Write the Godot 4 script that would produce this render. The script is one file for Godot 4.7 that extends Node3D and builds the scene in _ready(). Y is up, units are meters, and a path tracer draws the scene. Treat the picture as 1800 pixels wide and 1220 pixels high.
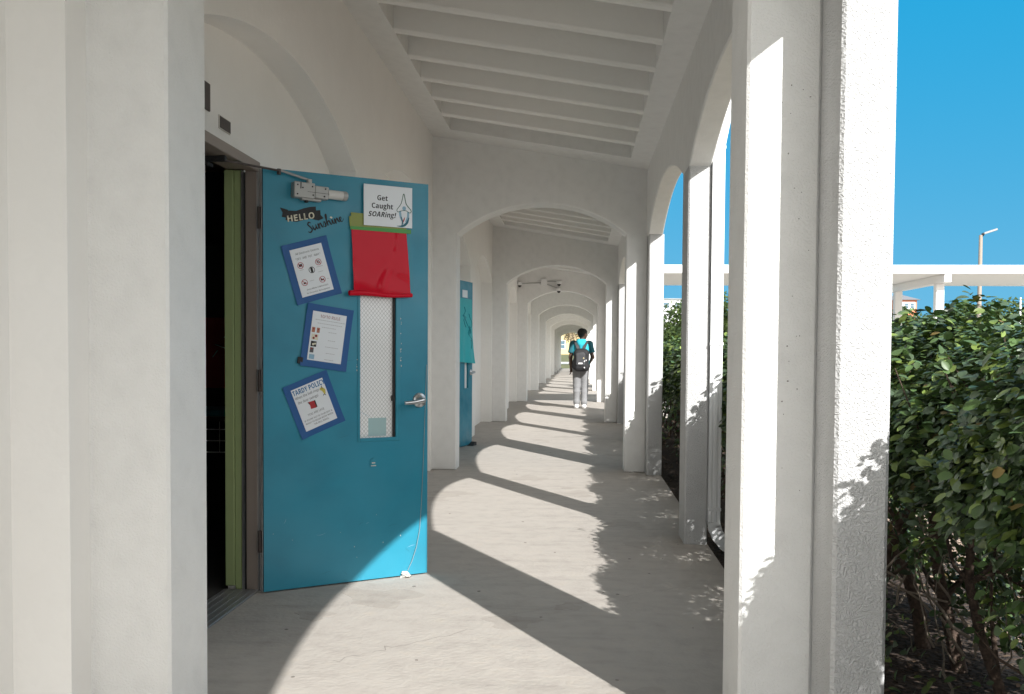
extends Node3D
# Plan coordinates used below: x to the right of the camera, y up, z forward along the walkway.
# V(x, y, z) turns them into Godot's (z forward is -z).

const Z0 := 3.03          # camera-side face of the first cross arch
const BAY := 7.374        # distance between cross arches
const T := 0.32           # thickness of a cross arch
const XL := -1.248        # opening of the cross arches, left
const XR := 0.487         # opening of the cross arches, right
const XW := -1.50         # face of the long left wall
const XB := -1.68         # bottom of its blind arches
const XO := 0.69          # inner face of the outer arcade
const XO2 := 0.835        # outer face of the outer arcade
const SPRING := 2.43
const LAST := 10

var rng := RandomNumberGenerator.new()
var taken := {}
var M := {}


# ------------------------------------------------------------------ small helpers
func V(x: float, y: float, z: float) -> Vector3:
	return Vector3(x, y, -z)


func lin(r: float, g: float, b: float, a := 1.0) -> Color:
	var c := Color(r, g, b).linear_to_srgb()
	c.a = a
	return c


func numbered(called: String) -> String:
	var n: int = taken.get(called, 0)
	taken[called] = n + 1
	return called if n == 0 else "%s_%03d" % [called, n]


func begin() -> SurfaceTool:
	var st := SurfaceTool.new()
	st.begin(Mesh.PRIMITIVE_TRIANGLES)
	return st


func tri(st: SurfaceTool, a: Vector3, b: Vector3, c: Vector3, out: Vector3) -> void:
	var n := (b - a).cross(c - a)
	if n.length_squared() < 1e-16:
		return
	st.set_smooth_group(-1)
	if n.dot(out) > 0:
		st.add_vertex(a); st.add_vertex(c); st.add_vertex(b)
	else:
		st.add_vertex(a); st.add_vertex(b); st.add_vertex(c)


func quad(st: SurfaceTool, a: Vector3, b: Vector3, c: Vector3, d: Vector3, out: Vector3) -> void:
	tri(st, a, b, c, out)
	tri(st, a, c, d, out)


# polygon p (2D) laid on origin + u * x + w * y, pushed along n by depth; caps drawn inset by bevel on every edge whose flag is set
func extrude(st: SurfaceTool, p: PackedVector2Array, o: Vector3, u: Vector3, w: Vector3, n: Vector3, depth: float, bevel := 0.0, flags := []) -> void:
	var k := p.size()
	var area := 0.0
	for i in k:
		area += p[i].cross(p[(i + 1) % k])
	var s := 1.0 if area > 0 else -1.0
	var inner := PackedVector2Array()
	for i in k:
		var e0 := (p[i] - p[(i - 1 + k) % k]).normalized()
		var e1 := (p[(i + 1) % k] - p[i]).normalized()
		var n0 := Vector2(-e0.y, e0.x) * s
		var n1 := Vector2(-e1.y, e1.x) * s
		var b0: float = bevel if flags.is_empty() or flags[(i - 1 + k) % k] else 0.0
		var b1: float = bevel if flags.is_empty() or flags[i] else 0.0
		var q := p[i]
		var den := n0.x * n1.y - n0.y * n1.x
		if absf(den) < 0.03:
			q += (n0 * b0 + n1 * b1) * 0.5
		else:
			q += Vector2(b0 * n1.y - b1 * n0.y, n0.x * b1 - n1.x * b0) / den
		inner.append(q)
	var idx := Geometry2D.triangulate_polygon(inner)
	var at := func(q: Vector2, d: float) -> Vector3: return o + u * q.x + w * q.y + n * d
	for j in range(0, idx.size(), 3):
		tri(st, at.call(inner[idx[j]], 0.0), at.call(inner[idx[j + 1]], 0.0), at.call(inner[idx[j + 2]], 0.0), -n)
		tri(st, at.call(inner[idx[j]], depth), at.call(inner[idx[j + 1]], depth), at.call(inner[idx[j + 2]], depth), n)
	for i in k:
		var j := (i + 1) % k
		var e := (p[j] - p[i]).normalized()
		var on := Vector2(e.y, -e.x) * s
		var out: Vector3 = u * on.x + w * on.y
		var b := bevel
		quad(st, at.call(p[i], b), at.call(p[j], b), at.call(p[j], depth - b), at.call(p[i], depth - b), out)
		if b > 0:
			quad(st, at.call(inner[i], 0.0), at.call(inner[j], 0.0), at.call(p[j], b), at.call(p[i], b), out - n)
			quad(st, at.call(inner[i], depth), at.call(inner[j], depth), at.call(p[j], depth - b), at.call(p[i], depth - b), out + n)


# box between two corners with chamfered edges, under a transform
func box(st: SurfaceTool, a: Vector3, b: Vector3, bevel := 0.0, t := Transform3D()) -> void:
	var lo := a.min(b)
	var hi := a.max(b)
	var d := hi - lo
	bevel = minf(bevel, minf(d.x, minf(d.y, d.z)) * 0.45)
	var p := PackedVector2Array()
	var c := bevel
	if c > 0:
		p = PackedVector2Array([Vector2(lo.x + c, lo.y), Vector2(hi.x - c, lo.y), Vector2(hi.x, lo.y + c), Vector2(hi.x, hi.y - c), Vector2(hi.x - c, hi.y), Vector2(lo.x + c, hi.y), Vector2(lo.x, hi.y - c), Vector2(lo.x, lo.y + c)])
	else:
		p = PackedVector2Array([Vector2(lo.x, lo.y), Vector2(hi.x, lo.y), Vector2(hi.x, hi.y), Vector2(lo.x, hi.y)])
	extrude(st, p, t * Vector3(0, 0, lo.z), t.basis.x, t.basis.y, t.basis.z, d.z, c)


# box given in plan coordinates
func pbox(st: SurfaceTool, x0: float, x1: float, y0: float, y1: float, z0: float, z1: float, bevel := 0.0) -> void:
	box(st, V(x0, y0, z0), V(x1, y1, z1), bevel)


func tube(st: SurfaceTool, pts: Array, radii: Array, sides := 8, cap := true) -> void:
	var rings := []
	var up := Vector3.UP
	for i in pts.size():
		var a: Vector3 = pts[maxi(i - 1, 0)]
		var b: Vector3 = pts[mini(i + 1, pts.size() - 1)]
		var dir := (b - a).normalized()
		if absf(dir.dot(up)) > 0.95:
			up = Vector3.RIGHT if absf(dir.x) < 0.9 else Vector3.BACK
		var sx := dir.cross(up).normalized()
		var sy := sx.cross(dir).normalized()
		up = sy
		var ring := []
		var r: float = radii[i] if radii.size() > 1 else radii[0]
		for j in sides:
			var an := TAU * j / sides
			ring.append(pts[i] + (sx * cos(an) + sy * sin(an)) * r)
		rings.append(ring)
	st.set_smooth_group(0)
	for i in rings.size() - 1:
		var ca: Vector3 = pts[i]
		for j in sides:
			var j2 := (j + 1) % sides
			smooth_quad(st, rings[i][j], rings[i][j2], rings[i + 1][j2], rings[i + 1][j], (rings[i][j] + rings[i][j2]) * 0.5 - ca)
	if cap:
		for e in [0, rings.size() - 1]:
			var c: Vector3 = pts[e]
			var out: Vector3 = pts[0] - pts[1] if e == 0 else pts[e] - pts[e - 1]
			for j in sides:
				tri(st, c, rings[e][j], rings[e][(j + 1) % sides], out)


func smooth_quad(st: SurfaceTool, a: Vector3, b: Vector3, c: Vector3, d: Vector3, out: Vector3) -> void:
	st.set_smooth_group(0)
	for t in [[a, b, c], [a, c, d]]:
		var n: Vector3 = (t[1] - t[0]).cross(t[2] - t[0])
		if n.length_squared() < 1e-18:
			continue
		if n.dot(out) > 0:
			st.add_vertex(t[0]); st.add_vertex(t[2]); st.add_vertex(t[1])
		else:
			st.add_vertex(t[0]); st.add_vertex(t[1]); st.add_vertex(t[2])


func ball(st: SurfaceTool, c: Vector3, r: Vector3, n := 10, lo := -1.0, hi := 1.0) -> void:
	for i in n:
		var a0: float = lerpf(lo, hi, float(i) / n) * PI / 2
		var a1: float = lerpf(lo, hi, float(i + 1) / n) * PI / 2
		for j in n * 2:
			var b0 := TAU * j / (n * 2)
			var b1 := TAU * (j + 1) / (n * 2)
			var f := func(a: float, b: float) -> Vector3: return Vector3(cos(a) * cos(b), sin(a), cos(a) * sin(b))
			var q: Array = [f.call(a0, b0), f.call(a0, b1), f.call(a1, b1), f.call(a1, b0)]
			smooth_quad(st, c + q[0] * r, c + q[1] * r, c + q[2] * r, c + q[3] * r, q[0] + q[2])


func finish(st: SurfaceTool) -> ArrayMesh:
	st.generate_normals()
	return st.commit()


func mesh_node(called: String, mesh: Mesh, m: Material, parent: Node) -> MeshInstance3D:
	var o := MeshInstance3D.new()
	o.name = called if parent != self else numbered(called)
	o.mesh = mesh
	o.material_override = m
	parent.add_child(o, true)
	return o


func obj(called: String, st: SurfaceTool, m: Material, parent: Node = self) -> MeshInstance3D:
	return mesh_node(called, finish(st), m, parent)


func tag(o: Node, label: String, category: String, group := "") -> Node:
	o.set_meta("label", label)
	o.set_meta("category", category)
	if group:
		o.set_meta("group", group)
	return o


func thing(called: String, label: String, category: String, at := Vector3.ZERO, turn := 0.0, group := "") -> Node3D:
	var o := Node3D.new()
	o.name = numbered(called)
	add_child(o)
	o.position = at
	o.rotation.y = turn
	tag(o, label, category, group)
	return o


func struct(called: String, st: SurfaceTool, m: Material) -> MeshInstance3D:
	var o := obj(called, st, m)
	o.set_meta("kind", "structure")
	return o


func ordinal(n: int) -> String:
	return ["first", "second", "third", "fourth", "fifth", "sixth", "seventh", "eighth", "ninth", "tenth", "eleventh", "twelfth", "thirteenth", "fourteenth", "fifteenth", "sixteenth", "seventeenth", "eighteenth", "nineteenth", "twentieth", "twenty-first", "twenty-second", "twenty-third", "twenty-fourth"][n]


# ------------------------------------------------------------------ materials
func mat(called: String, c: Color, rough := 0.8, metal := 0.0, spec := 0.5) -> StandardMaterial3D:
	var m := StandardMaterial3D.new()
	m.resource_name = called
	m.albedo_color = c
	m.roughness = rough
	m.metallic = metal
	m.metallic_specular = spec
	M[called] = m
	return m


func noise_tex(size: int, freq: float, sd: int, ramp: Array = [], ridged := false, warp := 0.0, octaves := 4, type := FastNoiseLite.TYPE_SIMPLEX_SMOOTH) -> NoiseTexture2D:
	var n := FastNoiseLite.new()
	n.seed = sd
	n.noise_type = type
	n.frequency = freq
	n.fractal_type = FastNoiseLite.FRACTAL_RIDGED if ridged else FastNoiseLite.FRACTAL_FBM
	n.fractal_octaves = octaves
	if warp > 0:
		n.domain_warp_enabled = true
		n.domain_warp_amplitude = warp
		n.domain_warp_frequency = freq * 0.7
	var t := NoiseTexture2D.new()
	t.width = size
	t.height = size
	t.seamless = true
	t.seamless_blend_skirt = 0.15
	t.noise = n
	if ramp.size():
		var g := Gradient.new()
		g.offsets = PackedFloat32Array(ramp.map(func(r): return r[0]))
		g.colors = PackedColorArray(ramp.map(func(r): return r[1]))
		t.color_ramp = g
	return t


func tri_world(m: StandardMaterial3D, scale: float) -> void:
	m.uv1_triplanar = true
	m.uv1_world_triplanar = true
	m.uv1_scale = Vector3.ONE * scale
	m.uv1_triplanar_sharpness = 4.0


func grey(v: float) -> Color:
	return Color(v, v, v)


func make_materials() -> void:
	# hand-trowelled skip texture of the columns and arches
	var worm := noise_tex(1024, 0.034, 11, [[0.0, grey(0.0)], [0.38, grey(0.08)], [0.62, grey(0.6)], [0.85, grey(1.0)], [1.0, grey(1.0)]], true, 26.0, 2)
	var m := mat("rough_stucco", lin(0.60, 0.60, 0.595), 0.78, 0.0, 0.35)
	m.heightmap_enabled = true
	m.heightmap_texture = worm
	m.heightmap_scale = 0.32
	m.albedo_texture = noise_tex(512, 0.006, 12, [[0.0, grey(0.97)], [0.5, grey(0.99)], [1.0, grey(1.0)]])
	tri_world(m, 1.9)
	# smoother paint on the long wall, the ceiling and the inner faces
	m = mat("fine_stucco", lin(0.88, 0.865, 0.835), 0.75, 0.0, 0.35)
	m.heightmap_enabled = true
	m.heightmap_texture = noise_tex(1024, 0.02, 21, [], false, 18.0, 4)
	m.heightmap_scale = 0.12
	m.albedo_texture = noise_tex(512, 0.005, 22, [[0.0, grey(0.985)], [1.0, grey(1.0)]])
	tri_world(m, 0.8)
	m = mat("concrete", lin(0.445, 0.41, 0.375), 0.8, 0.0, 0.4)
	m.albedo_texture = noise_tex(1024, 0.012, 31, [[0.0, Color(0.93, 0.925, 0.92)], [0.35, Color(0.97, 0.966, 0.96)], [0.6, Color(0.985, 0.985, 0.98)], [1.0, Color(1, 0.99, 0.97)]], false, 12.0, 6)
	m.heightmap_enabled = true
	m.heightmap_texture = noise_tex(1024, 0.05, 32, [], false, 0.0, 5)
	m.heightmap_scale = 0.18
	m.detail_enabled = true
	m.detail_blend_mode = BaseMaterial3D.BLEND_MODE_MUL
	m.detail_albedo = noise_tex(512, 0.012, 33, [[0.0, grey(0.93)], [0.25, grey(0.98)], [0.6, grey(1.0)], [1.0, grey(1.0)]], false, 30.0, 6)
	tri_world(m, 0.55)
	m.uv2_triplanar = true
	m.uv2_world_triplanar = true
	m.uv2_scale = Vector3(0.21, 0.21, 0.9)
	m.detail_uv_layer = BaseMaterial3D.DETAIL_UV_2
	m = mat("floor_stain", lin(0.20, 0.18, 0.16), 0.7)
	m = M.concrete.duplicate()
	m.resource_name = "stain_film"
	m.albedo_color = lin(0.405, 0.37, 0.335)
	M.stain_film = m
	m = mat("mulch", lin(0.56, 0.47, 0.40), 0.95)
	m.albedo_texture = noise_tex(1024, 0.04, 41, [[0.0, Color(0.45, 0.4, 0.36)], [0.45, Color(0.75, 0.7, 0.66)], [0.7, Color(0.95, 0.9, 0.86)], [1.0, Color(1, 1, 1)]], false, 10.0, 5)
	m.heightmap_enabled = true
	m.heightmap_texture = noise_tex(512, 0.06, 42)
	m.heightmap_scale = 2.5
	tri_world(m, 0.8)
	m = mat("lawn", lin(0.17, 0.165, 0.08), 0.95)
	m.albedo_texture = noise_tex(1024, 0.03, 43, [[0.0, Color(0.6, 0.58, 0.5)], [0.5, Color(0.85, 0.85, 0.75)], [1.0, Color(1, 1, 0.9)]], false, 10.0, 6)
	tri_world(m, 0.08)
	m = M.rough_stucco.duplicate()
	m.resource_name = "arch_stucco"
	m.albedo_color = lin(0.82, 0.815, 0.795)
	m.heightmap_scale = 0.10
	M.arch_stucco = m
	m = M.mulch.duplicate()  # copy of the mulch, darkened to stand for shade under the hedge
	m.resource_name = "shade_mulch"
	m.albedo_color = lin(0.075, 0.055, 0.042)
	M.shade_mulch = m
	mat("pale_concrete", lin(0.60, 0.585, 0.56), 0.85)  # kept pale for the bounce from the added pavement behind the camera
	m = mat("bounce_sand", lin(0.56, 0.51, 0.43), 0.95)  # pale surface of the ground added to bounce light
	m.albedo_texture = noise_tex(512, 0.01, 44, [[0.0, Color(0.85, 0.84, 0.8)], [1.0, Color(1, 1, 1)]])
	tri_world(m, 0.1)
	mat("path", lin(0.5, 0.48, 0.44), 0.9)
	mat("litter", lin(0.42, 0.31, 0.22), 0.9).vertex_color_use_as_albedo = true
	M.litter.albedo_color = Color.WHITE
	# door
	m = mat("teal_paint", lin(0.026, 0.25, 0.362), 1.0, 0.0, 0.5)
	m.albedo_texture = noise_tex(512, 0.009, 51, [[0.0, Color(0.86, 0.89, 0.9)], [0.4, Color(0.95, 0.96, 0.96)], [1.0, Color(1, 1, 1)]], false, 20.0, 6)
	m.roughness_texture = noise_tex(512, 0.012, 53, [[0.0, grey(0.28)], [1.0, grey(0.56)]], false, 20.0, 5)
	m.heightmap_enabled = true
	m.heightmap_texture = noise_tex(512, 0.03, 52, [], false, 0.0, 3)
	m.heightmap_scale = 0.05
	tri_world(m, 0.6)
	mat("teal_trim", lin(0.03, 0.24, 0.335), 0.35)
	mat("teal_dull", lin(0.02, 0.15, 0.21), 0.6)
	mat("brown_metal", lin(0.27, 0.225, 0.195), 0.5)
	mat("dark_brown", lin(0.06, 0.045, 0.04), 0.5)
	mat("green_paint", lin(0.30, 0.37, 0.17), 0.5)
	mat("black_rubber", lin(0.012, 0.012, 0.013), 0.6)
	mat("off_white", lin(0.62, 0.59, 0.54), 0.55)
	mat("steel", lin(0.56, 0.57, 0.58), 0.28, 0.9)
	mat("closer_grey", lin(0.40, 0.40, 0.385), 0.45, 0.25)
	mat("closer_pale", lin(0.66, 0.65, 0.62), 0.4)
	mat("blue_card", lin(0.008, 0.085, 0.27), 0.55)
	mat("white_paper", lin(0.74, 0.77, 0.80), 0.3)
	mat("ink", lin(0.012, 0.012, 0.014), 0.6)
	mat("ink_grey", lin(0.09, 0.09, 0.10), 0.7)
	mat("ink_pale", lin(0.42, 0.42, 0.43), 0.7)
	mat("ink_red", lin(0.40, 0.02, 0.025), 0.6)
	mat("ink_maroon", lin(0.25, 0.03, 0.03), 0.6)
	mat("ink_blue", lin(0.0, 0.13, 0.33), 0.6)
	mat("ink_teal", lin(0.02, 0.14, 0.2), 0.6)
	mat("ink_sky", lin(0.25, 0.42, 0.55), 0.6)
	mat("ink_green", lin(0.01, 0.09, 0.05), 0.6)
	mat("ink_yellow", lin(0.55, 0.46, 0.08), 0.6)
	mat("ink_skin", lin(0.42, 0.17, 0.10), 0.6)
	mat("ink_cream", lin(0.70, 0.66, 0.52), 0.6)
	m = mat("red_vinyl", lin(0.60, 0.010, 0.028), 0.35, 0.0, 0.12)
	m.clearcoat_enabled = true
	m.clearcoat = 0.2
	m.clearcoat_roughness = 0.07
	mat("olive_tape", lin(0.23, 0.27, 0.04), 0.4)
	mat("green_tape", lin(0.05, 0.28, 0.035), 0.4)
	mat("pane_glass", lin(0.90, 0.905, 0.90), 0.12)
	mat("wire", lin(0.27, 0.28, 0.28), 0.5)
	mat("pale_teal_paper", lin(0.36, 0.52, 0.53), 0.5)
	m = mat("turquoise_cloth", lin(0.02, 0.42, 0.46), 0.5)
	mat("turquoise_dark", lin(0.01, 0.24, 0.30), 0.5)
	mat("white_paint", lin(0.80, 0.80, 0.79), 0.45)
	mat("white_metal", lin(0.82, 0.83, 0.83), 0.35)
	mat("black_dome", lin(0.01, 0.01, 0.011), 0.1)
	mat("grey_metal", lin(0.30, 0.30, 0.30), 0.4, 0.5)
	mat("pole_concrete", lin(0.30, 0.245, 0.20), 0.8)
	# classroom
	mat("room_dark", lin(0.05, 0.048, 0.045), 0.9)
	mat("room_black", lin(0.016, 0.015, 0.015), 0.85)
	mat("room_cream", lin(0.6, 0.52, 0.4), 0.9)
	mat("room_red", lin(0.42, 0.03, 0.025), 0.7)
	mat("wire_white", lin(0.7, 0.7, 0.68), 0.4)
	# plants
	m = mat("leaf", Color.WHITE, 0.44, 0.0, 0.45)
	m.vertex_color_use_as_albedo = true
	m.backlight_enabled = true
	m.backlight = lin(0.10, 0.12, 0.03)
	m = mat("far_leaf", Color.WHITE, 0.7, 0.0, 0.3)
	m.vertex_color_use_as_albedo = true
	m.backlight_enabled = true
	m.backlight = lin(0.25, 0.3, 0.08)
	m = mat("bark", lin(0.12, 0.082, 0.06), 0.9)
	m.heightmap_enabled = true
	m.heightmap_texture = noise_tex(256, 0.05, 61)
	m.heightmap_scale = 0.6
	m.albedo_texture = noise_tex(256, 0.03, 62, [[0.0, Color(0.6, 0.58, 0.56)], [1.0, Color(1, 1, 1)]])
	tri_world(m, 4.0)
	mat("twig", lin(0.22, 0.18, 0.14), 0.85)
	m = mat("palm_bark", lin(0.17, 0.13, 0.10), 0.95)
	m = mat("frond", Color.WHITE, 0.7)
	m.vertex_color_use_as_albedo = true
	# far buildings
	mat("yellow_wall", lin(0.60, 0.47, 0.25), 0.85)
	mat("orange_wall", lin(0.62, 0.22, 0.12), 0.85)
	mat("pale_wall", lin(0.68, 0.68, 0.68), 0.85)
	mat("roof_grey", lin(0.16, 0.16, 0.17), 0.9)
	mat("window_dark", lin(0.10, 0.16, 0.20), 0.2)
	# person
	mat("skin", lin(0.085, 0.042, 0.026), 0.5)
	mat("hair", lin(0.008, 0.007, 0.006), 0.85)
	mat("shirt", lin(0.02, 0.37, 0.46), 0.85)
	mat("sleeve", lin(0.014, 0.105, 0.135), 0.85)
	mat("trousers", lin(0.22, 0.22, 0.225), 0.9)
	mat("sneaker", lin(0.66, 0.66, 0.66), 0.6)
	mat("pack_black", lin(0.012, 0.012, 0.014), 0.75)
	mat("pack_grey", lin(0.045, 0.046, 0.05), 0.75)
	mat("patch", lin(0.7, 0.68, 0.68), 0.7)
	mat("brass", lin(0.6, 0.5, 0.28), 0.35, 0.6)


# ------------------------------------------------------------------ camera, sky, sun
func make_view() -> void:
	var cam := Camera3D.new()
	cam.name = "camera"
	add_child(cam)
	cam.transform = Transform3D(Basis(Vector3(0.9979024, 0.0065128, -0.064407), Vector3(-0.0089232, 0.9992677, -0.0372088), Vector3(0.0641175, 0.0377055, 0.9972298)).orthonormalized(), Vector3(0, 1.22, 0))
	var near := 0.05
	cam.set_frustum(0.68432 * near, Vector2(0, 0.0429047 * near), near, 900.0)
	cam.keep_aspect = Camera3D.KEEP_HEIGHT
	cam.current = true
	var we := WorldEnvironment.new()
	we.name = "environment"
	var e := Environment.new()
	e.background_mode = Environment.BG_SKY
	var sky := Sky.new()
	var sm := ProceduralSkyMaterial.new()
	sm.sky_top_color = lin(0.0, 0.120, 0.235)
	sm.sky_horizon_color = lin(0.062, 0.173, 0.254)
	sm.sky_curve = 0.11
	sm.ground_bottom_color = lin(0.10, 0.10, 0.08)
	sm.ground_horizon_color = lin(0.062, 0.173, 0.254)
	sm.sky_energy_multiplier = 1.0
	sm.sun_angle_max = 100.0  # glow spread wide over the unseen sky as added fill for the shade
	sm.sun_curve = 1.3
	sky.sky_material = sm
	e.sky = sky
	e.tonemap_mode = Environment.TONE_MAPPER_LINEAR
	e.tonemap_exposure = 3.15
	e.sdfgi_enabled = true
	e.ssao_enabled = true
	e.ssil_enabled = true
	we.environment = e
	add_child(we)
	var sun := DirectionalLight3D.new()
	sun.name = "sun"
	sun.light_color = Color(1.0, 0.994, 0.982)
	sun.light_energy = 0.8
	sun.light_angular_distance = 0.5
	sun.shadow_enabled = true
	add_child(sun)
	var el := deg_to_rad(32.1)
	var d := Vector3(-0.469 * cos(el), -sin(el), -0.883 * cos(el)).normalized()
	sun.look_at_from_position(-d * 50.0, Vector3.ZERO, Vector3.UP)


# ------------------------------------------------------------------ the arcade
# points of a segmental arch from (c + half) to (c - half)
func arc_pts(c: float, half: float, spring: float, rise: float, n := 40) -> PackedVector2Array:
	var r := (half * half + rise * rise) / (2 * rise)
	var a := asin(half / r)
	var p := PackedVector2Array()
	for i in n + 1:
		var t := lerpf(a, -a, float(i) / n)
		p.append(Vector2(c + r * sin(t), spring + rise - r + r * cos(t)))
	return p


func ceil_y(x: float) -> float:
	return 3.43 - (x + 1.5) * 0.162


func make_ground() -> void:
	var st := begin()
	# lawn that reaches the horizon and climbs a little beyond the end of the walkway
	var rows := [[-400.0, -0.12], [78.5, -0.12], [200.0, 0.88], [700.0, 2.5]]
	for i in rows.size() - 1:
		quad(st, V(-500, rows[i][1], rows[i][0]), V(500, rows[i][1], rows[i][0]), V(500, rows[i + 1][1], rows[i + 1][0]), V(-500, rows[i + 1][1], rows[i + 1][0]), Vector3.UP)
	struct("ground", st, M.lawn)
	st = begin()
	pbox(st, 2.45, 16.0, -0.2, -0.085, -3.9, 20.6)  # pale bed behind the hedge, its unseen outer width added to bounce light
	struct("mulch_bed", st, M.mulch)
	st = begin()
	pbox(st, 0.85, 2.45, -0.2, -0.085, -3.9, 20.6)  # mulch under the hedge with its shade put into the colour
	struct("shade_bed", st, M.shade_mulch)
	st = begin()
	pbox(st, 0.86, 40, -0.2, -0.05, 20.9, 26.5)
	struct("side_path", st, M.concrete)
	st = begin()
	pbox(st, 16.0, 46.0, -0.2, -0.10, -30, 20.6)  # pale sheets added beyond the hedge to bounce light onto walls and ceiling
	pbox(st, 0.9, 46.0, -0.2, -0.10, 26.6, 54)
	struct("bounce_ground", st, M.bounce_sand)
	st = begin()
	pbox(st, -9, 24, -0.2, -0.03, -40, -4.0)  # added behind the camera, unseen, to bounce sunlight into the shaded walkway
	struct("bounce_plaza", st, M.pale_concrete)
	st = begin()
	var a0 := -0.12 + (101.0 - 78.5) / 121.5
	var a1 := -0.12 + (113.0 - 78.5) / 121.5
	quad(st, V(-60, a0 + 0.02, 101), V(60, a0 + 0.02, 101), V(60, a1 + 0.02, 113), V(-60, a1 + 0.02, 113), Vector3.UP)
	struct("far_path", st, M.path)
	# concrete walkway cast in slabs, one per half bay, with sawn joints
	var floor_root := Node3D.new()
	floor_root.name = "walkway_floor"
	floor_root.set_meta("kind", "structure")
	add_child(floor_root)
	st = begin()
	pbox(st, -1.9, 0.838, -0.3, -0.012, -3.9, 78.0)
	obj("base", st, M.floor_stain, floor_root)
	var z := Z0 + 0.5 * BAY + 0.31 - 3 * BAY * 0.5
	var k := 0
	while z < 78.0:
		st = begin()
		pbox(st, -1.9, 0.84, -0.25, 0.0, z + 0.002, minf(z + BAY * 0.5 - 0.002, 78.1))
		obj("slab", st, M.concrete, floor_root)
		z += BAY * 0.5
		k += 1
	# old stains: overlapping thin films a shade darker than the slab
	rng.seed = 91
	for i in 26:
		var sx := rng.randf_range(-1.35, 0.7)
		var sz := 3.4 + pow(rng.randf(), 1.3) * 16.0
		var rr := rng.randf_range(0.05, 0.20)
		st = begin()
		var sp := PackedVector2Array()
		for j in 22:
			var a := TAU * j / 22.0
			sp.append(Vector2(cos(a), sin(a)) * rr * (1.0 + 0.22 * sin(a * 3 + i) + 0.16 * sin(a * 5 + i * 2.3) + rng.randfn(0, 0.05)))
		extrude(st, sp, V(sx, 0.0001, sz), Vector3.RIGHT, Vector3.FORWARD, Vector3.UP, 0.0003 + 0.00002 * i)
		obj("stain", st, M.stain_film, floor_root)
	# grime gathered where the piers and walls meet the slab
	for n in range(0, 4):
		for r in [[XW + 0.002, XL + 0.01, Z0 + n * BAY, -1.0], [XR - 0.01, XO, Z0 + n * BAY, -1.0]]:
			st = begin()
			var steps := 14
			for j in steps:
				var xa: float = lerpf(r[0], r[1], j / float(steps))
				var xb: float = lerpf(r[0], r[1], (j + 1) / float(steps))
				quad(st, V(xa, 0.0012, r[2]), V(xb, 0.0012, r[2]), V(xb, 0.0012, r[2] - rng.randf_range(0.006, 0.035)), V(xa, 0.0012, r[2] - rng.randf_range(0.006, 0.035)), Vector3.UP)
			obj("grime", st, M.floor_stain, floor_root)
	# hairline cracks
	rng.seed = 78
	for c in [[-1.1, 9.0, 0.5, 9.7], [-0.4, 4.6, 0.55, 5.3], [-1.2, 13.4, 0.3, 12.9], [-0.95, 3.9, -0.45, 4.4]]:
		st = begin()
		var a := Vector2(c[0], c[1])
		var e := Vector2(c[2], c[3])
		var last := a
		for j in 24:
			var nx := a.lerp(e, (j + 1) / 24.0) + Vector2(rng.randfn(0, 0.008), rng.randfn(0, 0.015))
			var nn := (nx - last).orthogonal().normalized() * rng.randf_range(0.0004, 0.0011)
			quad(st, V(last.x - nn.x, 0.0011, last.y - nn.y), V(last.x + nn.x, 0.0011, last.y + nn.y), V(nx.x + nn.x, 0.0011, nx.y + nn.y), V(nx.x - nn.x, 0.0011, nx.y - nn.y), Vector3.UP)
			last = nx
		obj("crack", st, M.floor_stain, floor_root)
	# gum spots and scuffs on the concrete
	rng.seed = 77
	for i in 40:
		var x := rng.randf_range(-1.3, 0.75)
		var zz := 3.6 + pow(rng.randf(), 1.6) * 14.0
		var r := rng.randf_range(0.003, 0.010)
		st = begin()
		var pts := PackedVector2Array()
		for j in 9:
			var a := TAU * j / 9.0
			pts.append(Vector2(cos(a) * r * rng.randf_range(0.7, 1.3), sin(a) * r * rng.randf_range(0.7, 1.5)))
		extrude(st, pts, V(x, 0.0002, zz), Vector3.RIGHT, Vector3.FORWARD, Vector3.UP, 0.0012)
		obj("gum_spot", st, M.floor_stain, floor_root)


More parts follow.
